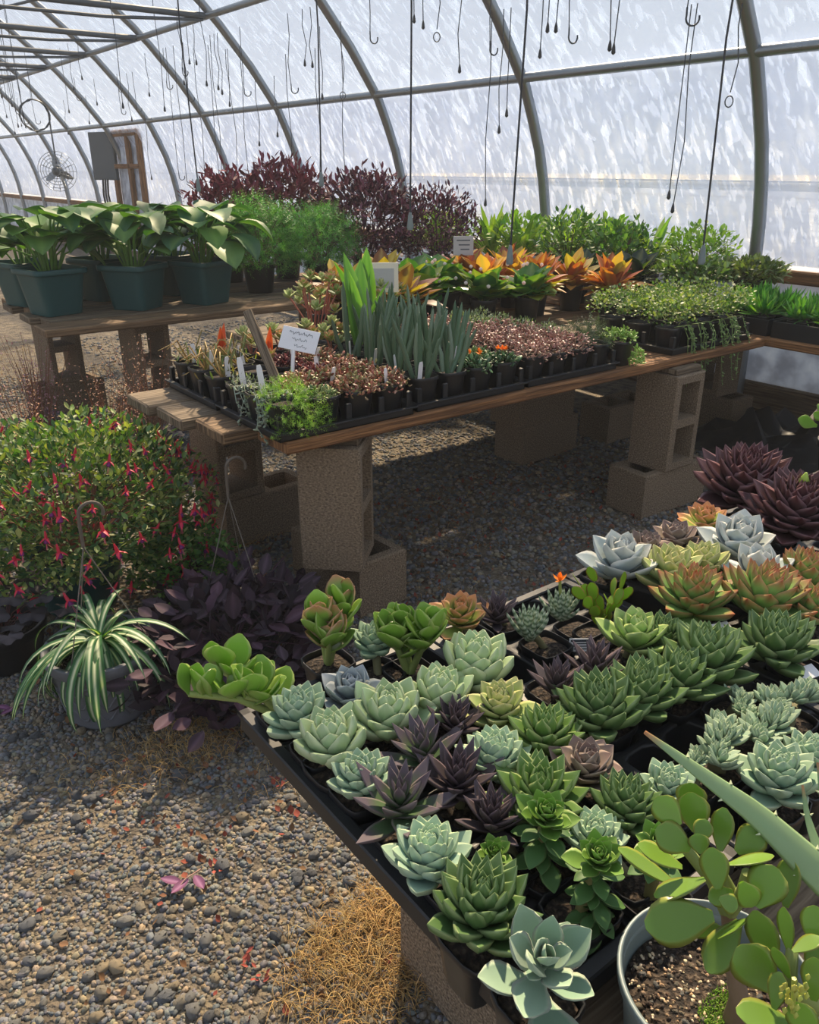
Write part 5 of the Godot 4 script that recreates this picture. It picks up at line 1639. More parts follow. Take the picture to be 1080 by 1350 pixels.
func fill_pot(root: Node3D, kind: String, i: int) -> void:
	var up := Vector3(0, 0.085, 0)
	match kind:
		"lime":
			sedum(root, Vector3(0.0, 0.1, 0.0), Vector3(0.085, 0.05, 0.075), 170, [0.022, 0.036], ["7fa83c", "98bd55", "6a9336"], "sprig")
			sedum(root, Vector3(0.01, 0.03, 0.065), Vector3(0.095, 0.075, 0.028), 190, [0.022, 0.036], ["86ae42", "a0c25f", "6f983a"], "sprig")
		"dark_sedum", "green_sedum":
			sedum(root, up, Vector3(0.05, 0.022, 0.05), 230, [0.009, 0.015], ["6f8a52", "55733f", "a0a06a", "8a9660"], "bead")
		"red":
			sedum(root, up, Vector3(0.066, 0.042, 0.066), 340, [0.009, 0.016], ["96584c", "b0745c", "7d6a48", "8a8a58", "c09a80"], "bead")
			if i % 3 == 0:
				label_tag(root, Vector3(-0.02, 0.07, 0.035), 0.4, rn(-0.3, 0.2))
		"wine":
			sedum(root, up, Vector3(0.05, 0.03, 0.05), 200, [0.01, 0.017], ["7a3a3c", "8f4a44", "5f3034"], "bead")
			label_tag(root, Vector3(0.02, 0.07, 0.02), 0.3, -0.2)
		"string":
			strands(root, 14, "93a08c", 0.06)
			sedum(root, up, Vector3(0.055, 0.03, 0.055), 120, [0.01, 0.02], ["8a978a", "707f70", "b5b9ab"], "thin_leaf")
			label_tag(root, Vector3(0.0, 0.07, 0.0), 0.35, -0.15, 0.095, 0.022)
		"pencil":
			var n := 5 + i % 3
			for k in n:
				var a := k * 2.4
				var h := rn(0.13, 0.27) * (1.0 if root.position.z < -2.1 and root.position.x < 1.65 else 0.8)
				var foot := Vector3(cos(a), 0, sin(a)) * rn(0.005, 0.03) + Vector3(0, 0.07, 0)
				var top := foot + Vector3(cos(a) * rn(0.0, 0.09), h, sin(a) * rn(0.0, 0.09))
				var mb := MB.new()
				mb.tube([foot, foot.lerp(top, 0.5) + Vector3(rn(-0.006, 0.006), 0, rn(-0.006, 0.006)), foot.lerp(top, 0.92), top], [0.0075, 0.008, 0.005, 0.0008], 7, vary(L(["5f7860", "536d55", "748670"][k % 3]), 0.12))
				part("pencil_stem", mb.mesh(), M.fleshy, root)
			if i % 2 == 0:
				label_tag(root, Vector3(-0.025, 0.06, 0.03), rn(0.1, 0.7), rn(-0.25, 0.25), 0.08)
		"orange":
			sedum(root, up, Vector3(0.055, 0.03, 0.055), 150, [0.012, 0.022], ["4f6f48", "6a8a58", "3f5c3c"], "bead")
			for k in 3:
				var p := Vector3(rn(-0.02, 0.02), 0.125, rn(-0.02, 0.02))
				var st := MB.new()
				st.tube([Vector3(0, 0.08, 0), p], 0.002, 5, L("6a7a40"))
				part("flower_stalk", st.mesh(), M.stem, root)
				var fl := MB.new()
				for j in 9:
					fl.blade([0.06, 0.2, 0.22, 0.1, 0.0], 0.5, 0.3, L("ee8a1e"), L("f29a2e"), L("f5ad45"), 3, 0.0, Transform3D(Basis(Vector3.UP, j * 2.4) * Basis(Vector3.RIGHT, -rn(0.0, 1.3)) * Basis.from_scale(Vector3.ONE * rn(0.014, 0.02)), p))
				part("flower", fl.mesh(), M.petal, root)
		"pink":
			sedum(root, up, Vector3(0.068, 0.05, 0.068), 330, [0.008, 0.014], ["b08478", "c09a8c", "9a6f66", "a87a70", "8a7a66"], "bead")
		"spruce":
			sedum(root, up, Vector3(0.055, 0.06, 0.055), 110, [0.03, 0.045], ["4a5a48", "5a6a50", "3c4a3c"], "sprig")
		"silver_sedum":
			sedum(root, up, Vector3(0.062, 0.045, 0.062), 260, [0.01, 0.018], ["8a9a86", "a3ae98", "76886f"], "thin_leaf")
		"thin":
			for k in 9:
				var a := k * 2.4
				var mb := MB.new()
				var tip := Vector3(cos(a) * rn(0.05, 0.12), rn(0.1, 0.17), sin(a) * rn(0.05, 0.12))
				mb.tube([Vector3(0, 0.075, 0), tip * Vector3(0.5, 1.15, 0.5), tip], [0.003, 0.0025, 0.001], 5, vary(L(["8a7a4a", "a5854f", "6f7a48"][k % 3]), 0.15))
				part("stem", mb.mesh(), M.stem, root)
			sedum(root, up, Vector3(0.06, 0.035, 0.06), 26, [0.02, 0.035], ["7f8a4a", "a08a50", "5f7348"], "thin_leaf")
			label_tag(root, Vector3(0.01, 0.07, 0.02), 0.35, rn(-0.2, 0.1), 0.075, 0.02)
		"torch":
			whorl(root, "sunset", up, 0.05, 14, 0.3, 1.2)
			for k in 3:
				var mb := MB.new()
				mb.blade([0.1, 0.13, 0.13, 0.08, 0.0], 0.2, 0.3, L("d2542c"), L("c8482a"), L("d86a3c"), 5)
				part("leaf", mb.mesh(), M.thin, root, Transform3D(Basis(Vector3.UP, k * 2.1) * Basis(Vector3.RIGHT, -rn(1.1, 1.4)) * Basis.from_scale(Vector3.ONE * rn(0.08, 0.12)), up))
		"yellow_red":
			for k in 3:
				var p := up + Vector3(cos(k * 2.1) * 0.03, 0.02 + 0.02 * k, sin(k * 2.1) * 0.03)
				stalk(root, up - Vector3(0, 0.02, 0), p, 0.003, "9a5a48")
				whorl(root, "sunset" if k % 2 else "yellow_green", p, 0.042, 14, 0.1, 1.2)
		"tongue":
			for k in 5:
				var mb := MB.new()
				mb.blade([0.05, 0.1, 0.13, 0.12, 0.08, 0.0], rn(-0.1, 0.3), 0.45, L("6fa04a"), L("5f9440"), L("86b058"), 7)
				part("leaf", mb.mesh(), M.thin, root, Transform3D(Basis(Vector3.UP, k * 2.4) * Basis(Vector3.RIGHT, -rn(1.15, 1.5)) * Basis.from_scale(Vector3.ONE * rn(0.22, 0.36)), up))


func strands(root: Node3D, n: int, hex := "7f9a5a", drop := 0.16) -> void:
	var mb := MB.new()
	var where := []
	var tint := []
	for k in n:
		var x := rn(-0.06, 0.06)
		var ln := (rn(0.2, 1.0) if k % 4 else rn(1.0, 1.9)) * drop
		var pts := [Vector3(x * 0.5, 0.09, 0.02), Vector3(x, 0.1, 0.06), Vector3(x + rn(-0.01, 0.01), 0.06, 0.085), Vector3(x + rn(-0.02, 0.02), 0.06 - ln * 0.5, 0.095), Vector3(x + rn(-0.03, 0.03), 0.06 - ln, 0.098 + rn(0, 0.01))]
		mb.tube(pts, [0.0014, 0.0014, 0.0013, 0.0011, 0.0007], 4, vary(L(hex), 0.15), false)
		for j in 14:
			var t := rn(1.0, 4.0)
			var p: Vector3 = pts[int(t)].lerp(pts[mini(int(t) + 1, 4)], t - int(t))
			where.append(Transform3D(aim(Vector3(rn(-1, 1), rn(-1, 0.5), rn(-0.2, 1))) * Basis.from_scale(Vector3.ONE * rn(0.008, 0.015)), p))
			tint.append(vary(L(hex), 0.25))
	part("strands", mb.mesh(), M.stem, root)
	copies("strand_leaves", S.bead, M.fleshy, root, where, tint)


func signs() -> void:
	# hand written card on a spike
	var at := Vector3(1.1564, 0.7000, -2.1094)
	var o := thing("price_sign", "tilted white hand written card on a spike among the sedums", "sign", at)
	var card := MB.new()
	var face_dir := Vector3(-0.45, 0.62, 0.64)
	var b := aim(face_dir, Vector3(0.5, 0.6, -0.5)) * Basis(Vector3.BACK, -0.1)
	card.box(Vector3(0, 0.03, 0), Vector3(0.115, 0.075, 0.0025), Basis(), 0.001)
	var mid := Vector3(0.055, 0.115, -0.03)
	var c := part("card", card.mesh(), M.tag_plastic, o, Transform3D(b, mid))
	var ink := MB.new()
	for row in 3:
		var y := 0.05 - row * 0.021
		var x := -0.035 + 0.012 * row
		var n: int = [9, 6, 5][row]
		var pts := []
		for k in n * 3:
			pts.append(Vector3(x + k * 0.0028, y + 0.0042 * sin(k * 2.1 + row) + 0.003 * sin(k * 0.9), 0.0016))
		ink.tube(pts, 0.0006 if row else 0.0008, 4, Color.WHITE, false)
	part("handwriting", ink.mesh(), M.ink, c)
	var leg := MB.new()
	leg.tube([Vector3(0, -0.05, 0), mid * 0.5, mid + b * Vector3(-0.01, -0.006, -0.003)], [0.004, 0.006, 0.006], 6)
	part("spike", leg.mesh(), M.tag_plastic, o)
	# leaning wooden stick
	var st := MB.new()
	var s0 := Vector3(1.1200, 0.7000, -2.0816)
	var s1 := Vector3(1.1575, 0.9063, -2.3442)
	var sm := (s0 + s1) / 2
	st.box(Vector3.ZERO, Vector3(0.03, 0.014, s0.distance_to(s1)), Basis(), 0.003)
	var sk := part("wooden_stake", st.mesh(), M.wood_grey, self, Transform3D(aim(s1 - s0, Vector3(-0.5, 0.5, 0.6)), sm))
	tag(sk, "dark wooden stake leaning among the small pots by the white card", "stake")
	# cream framed sign board and the small grey one
	for q in [[Vector3(2.1790, 0.7000, -3.0393), Vector3(1.9256, 0.9168, -2.6930), 0.135, 0.115, "cream framed sign board in front of the purple shrub", "cream_plastic", 0], [Vector3(3.7421, 0.7000, -4.2608), Vector3(2.8722, 0.9482, -3.2864), 0.105, 0.095, "small grey sign with dark lines standing among the green plants", "grey_panel", 1]]:
		var s := thing("plant_sign", q[4], "sign", q[0])
		var turn := aim(Vector3(-0.5, 0.12, 0.8))
		var middle: Vector3 = q[1] - q[0]
		var mb := MB.new()
		mb.box(Vector3.ZERO, Vector3(q[2], q[3], 0.006), Basis(), 0.002)
		var board := part("board", mb.mesh(), M[q[5]], s, Transform3D(turn, middle))
		var leg2 := MB.new()
		leg2.tube([Vector3(0, -0.05, 0), middle - turn.z * 0.009], 0.006, 6)
		part("stake", leg2.mesh(), M[q[5]], s)
		var pn := MB.new()
		if q[6] == 0:
			pn.box(Vector3(0, -0.003, 0.0032), Vector3(q[2] * 0.74, q[3] * 0.66, 0.002), Basis(), 0.001)
			part("panel", pn.mesh(), M.grey_panel, board)
		else:
			for k in 3:
				pn.box(Vector3(0.004 * k, 0.026 - 0.022 * k, 0.0033), Vector3(0.07 - 0.012 * k, 0.006, 0.001), Basis(), 0.0003)
			part("print", pn.mesh(), M.dark_steel, board)


func shrub(called: String, label: String, at: Vector3, r: float, h: float, leaves: int, size: Array, cols: Array, shape: String, pot: String, group := "", m := "thin") -> Node3D:
	var root := thing(called, label, "potted plant", at, rn(-0.2, 0.2), group)
	var pr := clampf(r * 0.5, 0.05, 0.1)
	part("pot", S.big_pot, M[pot], root, Transform3D(Basis.from_scale(Vector3(pr / 0.085, minf(1.0, pr / 0.085), pr / 0.085)), Vector3.ZERO))
	part("soil", S.big_soil, M.soil, root, Transform3D(Basis.from_scale(Vector3(pr / 0.085, 1, pr / 0.085)), Vector3(0, 0.14 * minf(1.0, pr / 0.085), 0)))
	var base := 0.15 * minf(1.0, pr / 0.085)
	var mid := Vector3(0, base + h * 0.42, 0)
	var rad := Vector3(r, h * 0.6, r)
	var cl := cloud(leaves, mid, rad, size, cols, 0.55, -0.85, 0.35)
	copies("foliage", S[shape], M[m], root, cl[0], cl[1])
	twigs(root, Vector3(0, base - 0.02, 0), mid, rad, 26, 0.003, "5a4a3a")
	return root


func strap_plant(called: String, label: String, at: Vector3, n: int, ln: float, wid: float, cols: Array, tilt: Array, group: String, m := "thin") -> Node3D:
	var root := thing(called, label, "potted plant", at, rn(-0.5, 0.5), group)
	part("pot", S.big_pot, M.black_plastic, root, Transform3D(Basis.from_scale(Vector3(0.75, 0.75, 0.75)), Vector3.ZERO))
	part("soil", S.big_soil, M.soil, root, Transform3D(Basis.from_scale(Vector3(0.75, 1, 0.75)), Vector3(0, 0.1, 0)))
	for i in n:
		var c := L(cols[rng.randi() % cols.size()])
		var mb := MB.new()
		mb.blade([0.4, 0.8, 1.0, 1.0, 0.8, 0.0].map(func(x): return x * wid), -rn(0.1, 0.7), 0.3, vary(c.lerp(Color(0.9, 0.85, 0.4), 0.15), 0.1), vary(c, 0.15), vary(c, 0.15), 6, 0.15)
		var k := ln * rn(0.7, 1.1)
		part("leaf", mb.mesh(), M[m], root, Transform3D(Basis(Vector3.UP, i * 2.4 + rn(-0.2, 0.2)) * Basis(Vector3.RIGHT, -rn(tilt[0], tilt[1])) * Basis.from_scale(Vector3.ONE * k), Vector3(0, 0.11, 0)))
	return root


func hosta(label: String, at: Vector3, turn: float, leaves: int) -> void:
	var root := thing("hosta", label, "potted plant", at, turn, "broad leaved plants in green square pots")
	var k := 1.18
	part("pot", S.square_pot, M.green_pot, root, Transform3D(Basis.from_scale(Vector3(k, k, k)), Vector3.ZERO))
	part("soil", S.square_soil, M.soil, root, Transform3D(Basis.from_scale(Vector3(k, 1, k)), Vector3(0, 0.185, 0)))
	for i in leaves:
		var a := i * 2.4 + rn(-0.2, 0.2)
		var spread := rn(0.06, 0.24) * (0.4 if i < 3 else 1.0)
		var top := Vector3(cos(a) * spread, rn(0.3, 0.5), sin(a) * spread)
		var foot := Vector3(cos(a) * 0.03, 0.18, sin(a) * 0.03)
		var st := MB.new()
		st.tube([foot, foot.lerp(top, 0.5) + Vector3(-cos(a) * 0.02, 0.03, -sin(a) * 0.02), top], [0.005, 0.0045, 0.003], 6, vary(L("6f9a48"), 0.1))
		var stem := part("leaf_stalk", st.mesh(), M.thin, root)
		var mb := MB.new()
		var c := vary(L(["436e3a", "38633f", "5a8340", "416c46"][i % 4]), 0.12)
		mb.blade([0.1, 0.36, 0.43, 0.38, 0.25, 0.0], -rn(0.5, 1.3), 0.28, c.lerp(L("9fc06a"), 0.3), c, c, 7, 0.05)
		part("leaf", mb.mesh(), M.thin, stem, Transform3D(aim(Vector3(cos(a), rn(-0.1, 0.6), sin(a))) * Basis.from_scale(Vector3.ONE * rn(0.16, 0.24)), top))


func back_plants() -> void:
	# hostas
	hosta("broad leaved plant in the leftmost front green pot", Vector3(1.10, TOP, -4.36), 0.25, 30)
	hosta("broad leaved plant in the middle front green pot, corner turned forward", Vector3(1.49, TOP, -4.28), 0.62, 30)
	hosta("broad leaved plant in the right front green pot", Vector3(1.85, TOP, -4.24), 0.4, 30)
	hosta("broad leaved plant in a green pot behind the leftmost one", Vector3(1.08, TOP, -4.76), 0.3, 15)
	hosta("broad leaved plant in a green pot behind the middle one", Vector3(1.46, TOP, -4.70), 0.35, 15)
	hosta("broad leaved plant in a green pot behind the right one", Vector3(1.86, TOP, -4.66), 0.4, 15)
	# feathery green plants
	var fern := ["4f8a42", "63a04e", "417a3c", "79b05a"]
	shrub("asparagus_fern", "feathery green asparagus fern right of the green pots, larger", Vector3(2.28, TOP, -4.42), 0.27, 0.36, 1500, [0.05, 0.08], fern, "sprig", "black_plastic", "feathery ferns")
	shrub("asparagus_fern", "feathery green asparagus fern nearer the purple shrub", Vector3(2.62, TOP, -4.28), 0.22, 0.32, 1200, [0.05, 0.08], fern, "sprig", "black_plastic", "feathery ferns")
	# purple shrubs
	var wine := ["5a3040", "6f3a48", "4a2c3a", "7d5060", "402838"]
	S.wine_leaf = tint_leaf([0.04, 0.15, 0.19, 0.14, 0.0], 0.3, 0.3)
	shrub("purple_shrub", "large wine red leaved shrub in the middle of the back bench", Vector3(3.05, TOP, -4.42), 0.36, 0.5, 3600, [0.035, 0.06], wine, "wine_leaf", "black_plastic", "wine red shrubs", "dull_thin")
	shrub("purple_shrub", "wine red shrub with upright tips behind the feathery ferns", Vector3(2.75, TOP, -4.92), 0.34, 0.56, 2600, [0.045, 0.075], ["7a3a48", "8a4450", "5a2c3a", "6a3040"], "wine_leaf", "black_plastic", "wine red shrubs", "dull_thin")
	shrub("purple_shrub", "wine red shrub at the right end of the purple group", Vector3(3.45, TOP, -4.2), 0.27, 0.4, 2000, [0.03, 0.05], wine, "wine_leaf", "black_plastic", "wine red shrubs", "dull_thin")
	shrub("purple_shrub", "wine red shrub above the right green pots", Vector3(2.35, TOP, -4.95), 0.26, 0.5, 1500, [0.045, 0.075], ["7a3a48", "8a4450", "5a2c3a"], "wine_leaf", "black_plastic", "wine red shrubs", "dull_thin")
	# bright ferns by the wall
	var lime := ["93b848", "a9c858", "6f9f44", "bcd46c"]
	var told := ["bright green fern behind the purple shrub", "bright green fern left of the small grey sign", "bright green fern right of the small grey sign", "bright green fern below the second hoop", "bright green fern right of the second hoop", "bright green fern above the orange leaves"]
	var spots := [Vector3(3.75, TOP, -4.55), Vector3(3.92, TOP, -4.2), Vector3(3.95, TOP, -3.95), Vector3(4.0, TOP, -3.55), Vector3(4.0, TOP, -3.25), Vector3(3.98, TOP, -2.95)]
	var b4 := get_node("plank_bench_003")
	for i in 6:
		var p: Vector3 = spots[i]
		var root := strap_plant("bright_fern", told[i], p, 42, 0.34, 0.06, lime, [0.6, 1.5], "bright ferns by the film wall")
		if i % 2 == 0:
			var cl := cloud(260, Vector3(0, 0.26, 0), Vector3(0.2, 0.14, 0.2), [0.04, 0.07], lime, 0.6, -0.6, 0.3)
			copies("foliage", S.small_leaf, M.thin, root, cl[0], cl[1])
	# orange and green leaf plants behind the small pots
	var orange := ["c8743c", "d69a4c", "a8523a", "dcae5c", "96503a", "b09a48"]
	told = ["orange leaved plant at the back of the orange group", "red orange leaved plant at the left of the orange group", "yellow orange leaved plant beside the dark glossy one", "orange leaved plant in the middle of the bench", "orange leaved plant behind the hanging cable plug", "orange leaved plant with a tall upright leaf", "orange leaved plant nearest the pink sedum"]
	spots = [Vector3(3.22, TOP, -3.32), Vector3(2.82, TOP, -3.06), Vector3(3.26, TOP, -2.62), Vector3(3.06, TOP, -3.12), Vector3(2.96, TOP, -3.34), Vector3(3.24, TOP, -2.86), Vector3(2.98, TOP, -2.86)]
	for i in 7:
		strap_plant("orange_leaf_plant", told[i], spots[i], 58, 0.2, 0.17, orange, [0.2, 1.5], "orange leaved plants")
	told = ["green paddle leaved plant in front of the orange group", "green paddle leaved plant farthest back", "green paddle leaved plant left of the orange ones", "green paddle leaved plant below the small grey sign", "green paddle leaved plant behind the pink sedum", "green paddle leaved plant nearest the pencil stems"]
	spots = [Vector3(2.8, TOP, -2.74), Vector3(2.56, TOP, -3.34), Vector3(2.62, TOP, -3.1), Vector3(2.78, TOP, -3.36), Vector3(2.58, TOP, -2.8), Vector3(2.4, TOP, -3.02)]
	for i in 6:
		var root := strap_plant("paddle_leaf_plant", told[i], spots[i], 36, 0.18, 0.3, ["4a7a3a", "5d8a3f", "3f6f3c", "8a9a40"], [0.3, 1.3], "green paddle leaved plants", "jade")
		for k in 7:
			var mb := MB.new()
			mb.lathe([Vector2(0.0005, 0.0), Vector2(0.008, 0.005), Vector2(0.009, 0.013), Vector2(0.0005, 0.019)], 8, L("efeadf"))
			part("white_bloom", mb.mesh(), M.petal, root, Transform3D(Basis(), Vector3(rn(-0.12, 0.12), rn(0.18, 0.26), rn(-0.12, 0.12))))
	told = ["yellow and maroon leaved plant behind the tallest pencil stems", "yellow and maroon leaved plant left of the green paddles", "yellow and maroon leaved plant below the cream sign"]
	spots = [Vector3(2.1, TOP, -2.82), Vector3(2.3, TOP, -3.22), Vector3(2.02, TOP, -3.12)]
	for i in 3:
		strap_plant("two_tone_leaf_plant", told[i], spots[i], 38, 0.22, 0.2, ["b89a30", "8a5a34", "7a4034", "c8aa48", "6f4a34"], [0.4, 1.3], "yellow and maroon leaved plants")
	told = ["tall red stemmed plant with yellow and red rosettes above the white card", "red stemmed rosette plant left of the tallest pencil stems", "red stemmed rosette plant behind the wooden stake"]
	spots = [Vector3(1.80, TOP, -2.95), Vector3(1.96, TOP, -2.72), Vector3(1.64, TOP, -2.74)]
	for i in 3:
		var root := thing("sunset_shrub", told[i], "potted plant", spots[i], rn(-0.4, 0.4), "red stemmed rosette plants")
		part("pot", S.big_pot, M.black_plastic, root, Transform3D(Basis.from_scale(Vector3(0.8, 0.75, 0.8)), Vector3.ZERO))
		part("soil", S.big_soil, M.soil, root, Transform3D(Basis.from_scale(Vector3(0.8, 1, 0.8)), Vector3(0, 0.1, 0)))
		for k in 11:
			var a := k * 2.4
			var tip := Vector3(cos(a) * rn(0.03, 0.12), rn(0.16, 0.27), sin(a) * rn(0.03, 0.12))
			stalk(root, Vector3(cos(a) * 0.02, 0.09, sin(a) * 0.02), tip, 0.003, "a8604c")
			whorl(root, ["sunset", "yellow_green", "red_tip"][k % 3], tip, rn(0.035, 0.05), 11, 0.1, 1.2)
	# dark glossy plants towards the corner
	told = ["dark glossy leaved plant right of the orange leaves", "dark glossy leaved plant under the yellow green tips"]
	spots = [Vector3(3.45, TOP, -3.0), Vector3(3.5, TOP, -2.68)]
	for i in 2:
		strap_plant("glossy_plant", told[i], spots[i], 40, 0.2, 0.26, ["2c4438", "34503c", "24382f"], [0.2, 1.3], "dark glossy plants", "jade")
	told = ["leafy green plant near the cable plug by the wall", "yellow green leafy plant below the right hanging cable", "leafy green plant against the wall behind the orange leaves", "low grey green herb in front of the big hoop", "low green herb left of the big hoop"]
	spots = [Vector3(3.72, TOP, -2.95), Vector3(3.95, TOP, -2.62), Vector3(3.7, TOP, -3.3), Vector3(3.95, TOP, -2.3), Vector3(3.62, TOP, -2.42)]
	var sets := [["4f7a3c", "6f9a48", "3f6838"], ["8ab046", "a4c458", "769f3e"], ["4f7a3c", "86a850"], ["7a8a5a", "8f9a6a", "5f7048"], ["6f8a50", "86a062", "55703f"]]
	for i in 5:
		shrub("leafy_plant", told[i], spots[i], [0.2, 0.2, 0.2, 0.17, 0.17][i], [0.26, 0.24, 0.3, 0.1, 0.12][i], 900, [0.025, 0.045], sets[i], "small_leaf", "black_plastic", "leafy plants by the wall")
	# grassy succulents on the wall bench
	var nth := ["nearest the bench corner", "second from the bench corner", "third from the bench corner", "farthest to the right"]
	for i in 4:
		var z := -2.0 + 0.32 * i
		var o := thing("seed_tray", "black open tray of grassy succulents, %s" % nth[i], "tray", Vector3(3.58, TOP, z), 0.0, "trays on the wall bench")
		var mb := MB.new()
		mb.box(Vector3(0, 0.003, 0), Vector3(0.4, 0.006, 0.29), Basis(), 0.001)
		for s in [-1.0, 1.0]:
			mb.box(Vector3(s * 0.2, 0.035, 0), Vector3(0.006, 0.07, 0.3), Basis(), 0.002)
			mb.box(Vector3(0, 0.035, s * 0.147), Vector3(0.4, 0.07, 0.006), Basis(), 0.002)
		part("tray_body", mb.mesh(), M.tray_plastic, o)
		for k in 6:
			var g := thing("grassy_succulent", "clump of grassy green succulent, %s in the tray %s" % [["front left", "front right", "middle left", "middle right", "back left", "back right"][k], nth[i]], "succulent", o.position + Vector3(-0.12 + 0.12 * (k / 2), 0.008, -0.068 + 0.136 * (k % 2)), 0.0, "grassy succulents on the wall bench")
			part("pot", S.cell_pot, M.black_plastic, g, Transform3D(Basis.from_scale(Vector3(1.5, 1.1, 1.5)), Vector3.ZERO))
			var cl := cloud(90, Vector3(0, 0.07, 0), Vector3(0.045, 0.03, 0.045), [0.05, 0.1], ["4f8a3c", "63a048", "3f7a38", "86b85a"], 1.0, 0.0, 0.3)
			copies("foliage", S.thin_leaf, M.thin, g, cl[0], cl[1])
	# heap of plastic sheet on the ground by the wall
	var hp := thing("plastic_heap", "crumpled dark plastic sheet on the ground by the wall", "plastic sheet", Vector3(3.9, 0.0, -1.95))
	var hb := MB.new()
	var nz := noise(1.8, 3, 91)
	for i in 15:
		for k in 15:
			var p := Vector3((i - 7) * 0.055, 0, (k - 7) * 0.065)
			var f := maxf(0.0, 1.0 - Vector2(p.x / 0.39, p.z / 0.46).length())
			hb.vert(Vector3(p.x, 0.006 + absf(nz.get_noise_2d(p.x * 4.0, p.z * 4.0)) * 0.4 * sqrt(f), p.z), Color.WHITE)
	for i in 14:
		for k in 14:
			hb.quad(i * 15 + k, i * 15 + k + 1, (i + 1) * 15 + k + 1, (i + 1) * 15 + k)
	part("sheet", hb.mesh(), M.dark_sheet, hp)


# ---------- overhead: wires, hooks, cables, fan, box

func wire(at: Vector3, kind: String, label: String, group: String) -> void:
	var top := roof_at(at.x) - 0.02
	if at.y > top - 0.1:
		return
	var o := thing("hanging_wire" if kind != "cable" else "hanging_cable", label, "wire" if kind != "cable" else "cable", at, 0.0, group)
	var mb := MB.new()
	var h := top - at.y
	var r := 0.003 if kind != "cable" else 0.004
	var sway := rn(-0.02, 0.02)
	mb.tube([Vector3(0, 0.02, 0), Vector3(sway, h * 0.35, sway * 0.5), Vector3(-sway * 0.5, h * 0.7, 0), Vector3(0, h, 0)], r, 5, Color.WHITE, false)
	var m: Material = M.cable if kind == "cable" else M.wire
	part("wire", mb.mesh(), m, o)
	var e := MB.new()
	match kind:
		"plug":
			e.tube([Vector3(0, 0.03, 0), Vector3(0, 0.012, 0), Vector3(0, -0.012, 0), Vector3(0, -0.02, 0)], [0.003, 0.008, 0.011, 0.004], 7)
			part("weight", e.mesh(), M.cable, o)
		"cable":
			e.tube([Vector3(0, 0.06, 0), Vector3(0, 0.045, 0), Vector3(0, 0.0, 0), Vector3(0, -0.01, 0)], [0.005, 0.009, 0.014, 0.011], 8)
			part("connector", e.mesh(), M.nursery_pot, o)
		"hook":
			var pts := [Vector3(0, 0.03, 0)]
			for k in 10:
				var a := -0.3 + PI * 1.2 * k / 9.0
				pts.append(Vector3(0.03 - 0.03 * cos(a), -0.03 * sin(a) - 0.01, 0.0))
			e.tube(pts, 0.0042, 6)
			part("hook", e.mesh(), m, o, Transform3D(Basis(Vector3.UP, rn(-1.2, 0.4)), Vector3.ZERO))
		"loop":
			var pts := []
			for k in 13:
				var a := TAU * k / 12.0
				pts.append(Vector3(0.02 * sin(a), -0.02 + 0.025 * cos(a), 0))
			e.tube(pts, 0.0032, 5)
			part("loop", e.mesh(), m, o, Transform3D(Basis(Vector3.UP, -0.6), Vector3.ZERO))


func rightmost(a: Vector3, b: Vector3) -> bool:
	return a.x / -a.z > b.x / -b.z


